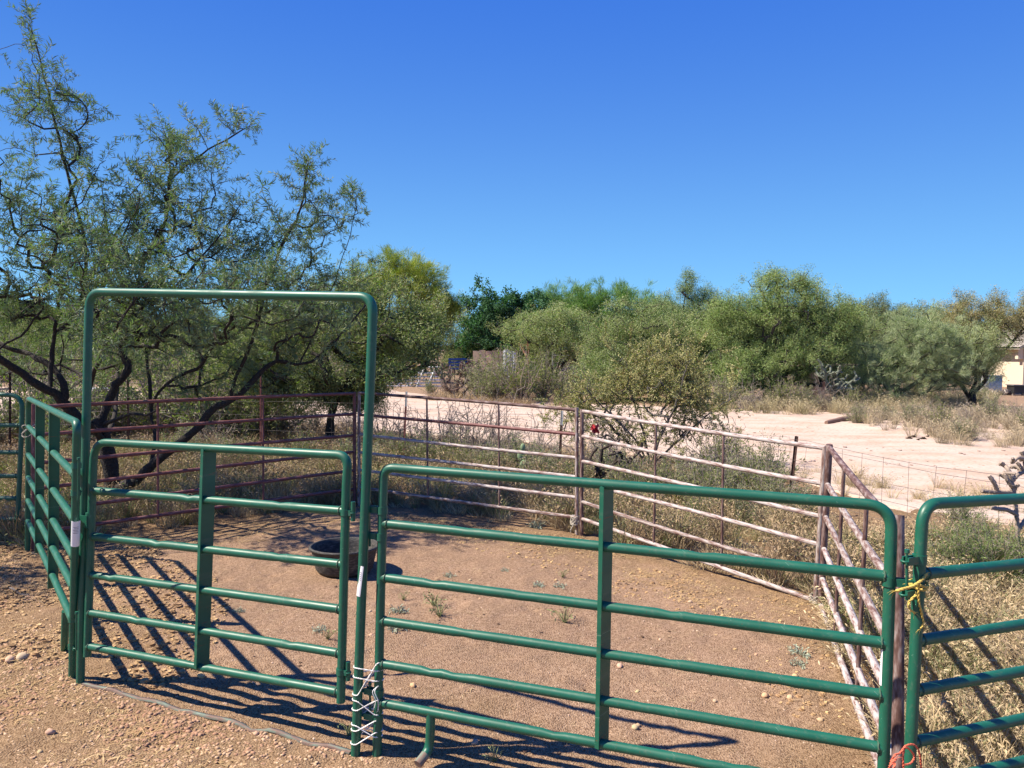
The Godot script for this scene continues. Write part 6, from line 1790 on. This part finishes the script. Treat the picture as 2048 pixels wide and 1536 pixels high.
	for i in range(-12, n):
		for d in [-1.0, 1.0]:
			var a := Vector3(x0 + (x1 - x0) * i / n, 0.03, -38)
			var b := a + Vector3(ytop - 0.03, ytop - 0.03, 0)
			if d < 0:
				a.x = x1 - (a.x - x0)
				b.x = x1 - (b.x - x0)
			var p0 := a.lerp(b, 0.0)
			var k0 := 0.0
			var k1 := 1.0
			if a.x < x0:
				k0 = (x0 - a.x) / (b.x - a.x)
			if a.x > x1:
				k0 = (x1 - a.x) / (b.x - a.x)
			if b.x > x1:
				k1 = (x1 - a.x) / (b.x - a.x)
			if b.x < x0:
				k1 = (x0 - a.x) / (b.x - a.x)
			if k0 < k1:
				s.tube([a.lerp(b, k0) + Vector3(0, 0, 0.004 * d), a.lerp(b, k1) + Vector3(0, 0, 0.004 * d)], 0.004, 3, false)
	tag(put(s, "wire_mesh", M.galvanised, t), "", "", "", "stuff")
	s = Shape.new()
	s.tube([Vector3(4.722, 0.093, -37.6), Vector3(4.717, 0.319, -37.6), Vector3(4.713, 0.52, -37.6)], [0.09, 0.1, 0.08], 10)
	t = thing("bucket", "small white bucket at the chain link's corner post", "bucket", Vector3(4.722, 0.093, -37.6))
	put(s, "body", plain(0.6, 0.58, 0.55), t)
	# flat stone at the road's edge
	s = Shape.new()
	var k: Vector3 = Vector3(0.244, 0, -29.15)
	s.lump(k + Vector3(0, 0.08, 0), Vector3(0.52, 0.11, 0.22), patches, 8.0, 0.3, Color(0.3, 0.27, 0.24), 7, 14)
	tag(put(s, "flat_rock", M.stone), "flat grey rock slab at the road's edge under the tall olive shrub", "rock")
	# low house behind the thicket
	t = thing("house", "low dark house with a flat brown roof behind the thicket", "house", Vector3(16.972, 0.4, -40) * Vector3(1, 0, 1))
	var h: float = Vector3(16.813, 1.495, -38.5).y
	var w0: float = Vector3(14.787, 0.693, -38.5).x
	var w1: float = Vector3(17.918, 0.742, -38.5).x
	slab("wall", Vector3(w0 + 0.4, -0.1, -41), Vector3(w1 - 0.25, h - 0.12, -41), 4.0, plain(0.10, 0.065, 0.055), t)
	slab("roof", Vector3(w0, h - 0.13, -41), Vector3(w1, h + 0.05, -41), 4.8, plain(0.4, 0.3, 0.23), t)
	var wn := slab("window", Vector3(w1 - 1.6, 0.9, -38.98), Vector3(w1 - 0.8, 1.35, -38.98), 0.04, plain(0.2, 0.16, 0.13), t)
	slab("pane", Vector3(w1 - 1.55, 0.95, -38.955), Vector3(w1 - 0.85, 1.3, -38.955), 0.012, plain(0.02, 0.025, 0.03, 0.1), wn)
	t = thing("board_fence", "short brown board fence beside the low dark house", "fence", Vector3(14.559, 0.428, -36) * Vector3(1, 0, 1))
	var f0: float = Vector3(14.082, 1.022, -36).x
	for i in 6:
		slab("board", Vector3(f0 + i * 0.16, 0.0, -36), Vector3(f0 + i * 0.16 + 0.15, Vector3(14.515, 1.701, -36).y + rng.randf_range(-0.06, 0.04), -36), 0.025, plain(0.15 + 0.03 * (i % 2), 0.095, 0.08), t)
	# cream house at the side
	t = thing("house", "cream walled house with a sloping roof and an arched doorway", "house", Vector3(37.328, -0.014, -52) * Vector3(1, 0, 1))
	var lx: float = Vector3(33.704, 1.197, -50).x
	var wall := plain(0.62, 0.52, 0.4)
	var gy: float = Vector3(33.638, 2.628, -50).y
	slab("wall", Vector3(lx + 0.35, -0.1, -53), Vector3(lx + 7.0, gy, -53), 5.99, wall, t)
	slab("pillar", Vector3(lx, Vector3(33.671, 1.93, -50).y, -50.2), Vector3(lx + 0.34, gy, -50.2), 0.3, wall, t)
	s = Shape.new()
	for sgn in [0, 1]:
		var a := Vector3(lx - 0.35, gy + 0.1, -49.4)
		var b := Vector3(lx + 3.7, gy + 2.6, -49.4)
		if sgn == 1:
			a.x = lx + 7.8
		s.quad(a, b, b + Vector3(0, 0, -7), a + Vector3(0, 0, -7), Vector3(-0.5 if sgn == 0 else 0.5, 1, 0).normalized())
		s.quad(a, b, b + Vector3(0, -0.16, 0), a + Vector3(0, -0.16, 0), Vector3(0, 0, 1))
		s.quad(a + Vector3(0, -0.16, 0), b + Vector3(0, -0.16, 0), b + Vector3(0, -0.16, -7), a + Vector3(0, -0.16, -7), Vector3(0, -1, 0))
	put(s, "roof", plain(0.3, 0.26, 0.22), t)
	s = Shape.new()
	s.tri(Vector3(lx + 0.2, gy, -49.99), Vector3(lx + 7.2, gy, -49.99), Vector3(lx + 3.7, gy + 2.2, -49.99), Vector3(0, 0, 1))
	put(s, "gable", wall, t)
	wn = slab("window", Vector3(lx + 0.4 + 0.05, 1.75, -49.97), Vector3(lx + 1.3, 2.6, -49.97), 0.05, plain(0.3, 0.26, 0.22), t)
	slab("pane", Vector3(lx + 0.52, 1.82, -49.94), Vector3(lx + 1.22, 2.53, -49.94), 0.012, plain(0.02, 0.025, 0.03, 0.1), wn)
	# things standing about in front of it
	t = thing("white_box", "dented white metal box half hidden by the twiggy mesquite", "box", Vector3(28.068, 0.153, -44) * Vector3(1, 0, 1))
	slab("body", Vector3(27.625, 0.88, -44), Vector3(28.54, 0.101, -44) * Vector3(1, 0, 1) + Vector3(0, 0, 0), 0.7, plain(0.5, 0.53, 0.56, 0.5), t)
	slab("lid", Vector3(27.592, 0.968, -44), Vector3(28.534, 0.889, -44), 0.76, plain(0.56, 0.58, 0.6, 0.5), t)
	t = thing("dark_bin", "black open-topped bin on wooden legs beside the cream house", "bin", Vector3(26.948, -0.031, -40) * Vector3(1, 0, 1))
	slab("body", Vector3(26.602, 0.525, -40), Vector3(27.234, 0.134, -40), 0.6, plain(0.018, 0.018, 0.02, 0.6), t)
	slab("rim", Vector3(26.546, 0.577, -40), Vector3(27.269, 0.53, -40), 0.68, plain(0.12, 0.12, 0.13, 0.6), t)
	for x in [2023.0, 2042.0]:
		var q: Vector3 = Vector3(26.673, 0.125, -40)
		q.x += (x - 2023.0) * 0.0262
		slab("leg", Vector3(q.x - 0.04, -0.02, -39.85), Vector3(q.x + 0.04, q.y, -39.85), 0.08, M.dead_wood, t)
	t = thing("rubble_heap", "little heap of pale and dark rubble beside the black bin", "heap", Vector3(26.173, 0, -40.166))
	for i in 12:
		var rr := Shape.new()
		var at: Vector3 = Vector3(26.173, 0, -40.166) + Vector3(rng.randf_range(-0.45, 0.45), 0.08 + 0.03 * (i % 4), rng.randf_range(-0.3, 0.3))
		rr.lump(at, Vector3(0.16, 0.12, 0.14) * rng.randf_range(0.6, 1.2), patches, i * 7.0, 1.2, [Color(0.5, 0.46, 0.42), Color(0.08, 0.07, 0.075), Color(0.28, 0.22, 0.2)][i % 3], 5, 7)
		put(rr, "lump", M.stone, t)
	# trough beyond the big mesquite
	t = thing("stock_trough", "dark stock trough with a white rim seen under the big mesquite", "trough", Vector3(-13.293, 0, -23.951))
	var g0: Vector3 = Vector3(-13.293, 0, -23.951)
	slab("body", g0 + Vector3(-0.33, -0.05, 0), g0 + Vector3(0.33, 0.5, 0), 0.7, plain(0.06, 0.065, 0.07), t)
	slab("rim", g0 + Vector3(-0.36, 0.5, 0), g0 + Vector3(0.36, 0.57, 0), 0.76, plain(0.3, 0.31, 0.32), t)


func _ready() -> void:
	# ---- camera, sky, sun, exposure
	var cam := Camera3D.new()
	cam.name = "camera"
	cam.position = Vector3(0, 2.0, 0)
	cam.rotation = Vector3(-atan(68.0 / 1500.0), 0, 0.0157)
	cam.fov = rad_to_deg(2.0 * atan(768.0 / 1500.0))
	cam.near = 0.05
	cam.far = 6000.0
	add_child(cam)
	cam.current = true
	var sky_m := ProceduralSkyMaterial.new()
	sky_m.sky_top_color = lin(0.0125, 0.072, 0.364)
	sky_m.sky_horizon_color = lin(0.166, 0.404, 0.606)
	sky_m.sky_curve = 0.14
	sky_m.ground_bottom_color = Color(0.45, 0.36, 0.29)
	sky_m.ground_horizon_color = Color(0.62, 0.6, 0.58)
	sky_m.sun_angle_max = 20.0
	sky_m.sun_curve = 0.1
	var env := Environment.new()
	env.background_mode = Environment.BG_SKY
	env.sky = Sky.new()
	env.sky.sky_material = sky_m
	env.tonemap_mode = Environment.TONE_MAPPER_LINEAR
	env.tonemap_exposure = 2.0
	env.sdfgi_enabled = true
	env.ssao_enabled = true
	env.ssil_enabled = true
	var around := WorldEnvironment.new()
	around.name = "world_environment"
	around.environment = env
	add_child(around)
	var sun := DirectionalLight3D.new()
	sun.name = "sun"
	sun.light_energy = 1.6
	sun.light_color = Color(1.0, 0.955, 0.88)
	sun.light_angular_distance = 0.53
	sun.shadow_enabled = true
	add_child(sun)
	sun.look_at_from_position(Vector3.ZERO, Vector3(1.16, -1.39, -0.13), Vector3.UP)

	# ---- the setting
	bumps.seed = 4
	bumps.frequency = 0.35
	bumps.fractal_octaves = 3
	lumps.seed = 8
	lumps.frequency = 5.0
	lumps.fractal_octaves = 3
	patches.seed = 12
	patches.frequency = 0.16
	patches.fractal_octaves = 3
	hooves.seed = 15
	hooves.noise_type = FastNoiseLite.TYPE_CELLULAR
	hooves.cellular_return_type = FastNoiseLite.RETURN_DISTANCE
	hooves.fractal_type = FastNoiseLite.FRACTAL_NONE
	hooves.frequency = 3.2
	for p in [Vector3(-2.53, 0, -4.36), Vector3(-0.742, 0, -3.608), Vector3(-0.634, 0, -3.597), Vector3(1.475, 0, -2.859), Vector3(1.63, 0, -3.019), Vector3(2.491, 0, -5.895), Vector3(0.747, 0, -7.993), Vector3(-1.947, 0, -9.427), Vector3(-4.583, 0, -7.118)]:
		pen.append(Vector2(p.x, p.z))
	make_materials()
	M.weed = plain(0.2, 0.22, 0.09)
	M.grey_weed = plain(0.27, 0.31, 0.23)
	M.rust_sheet = painted_pipe([[0.0, 0.3, 0.12, 0.05], [0.5, 0.5, 0.33, 0.2], [1.0, 0.62, 0.55, 0.46]], 57, 0.6)
	ground_materials()
	build_ground()
	build_road()
	build_hills()
	print("ground ", Time.get_ticks_msec())
	# ---- panels and gates
	rng.seed = 1
	build_green_panels()
	build_pipe_panels()
	build_twine()
	build_tub()
	# ---- plants
	build_sprays()
	build_trees()
	print("trees ", Time.get_ticks_msec())
	build_shrubs()
	build_fence()
	build_far_things()
	print("far ", Time.get_ticks_msec())
	build_grass()
	build_litter()
	print("done ", Time.get_ticks_msec())
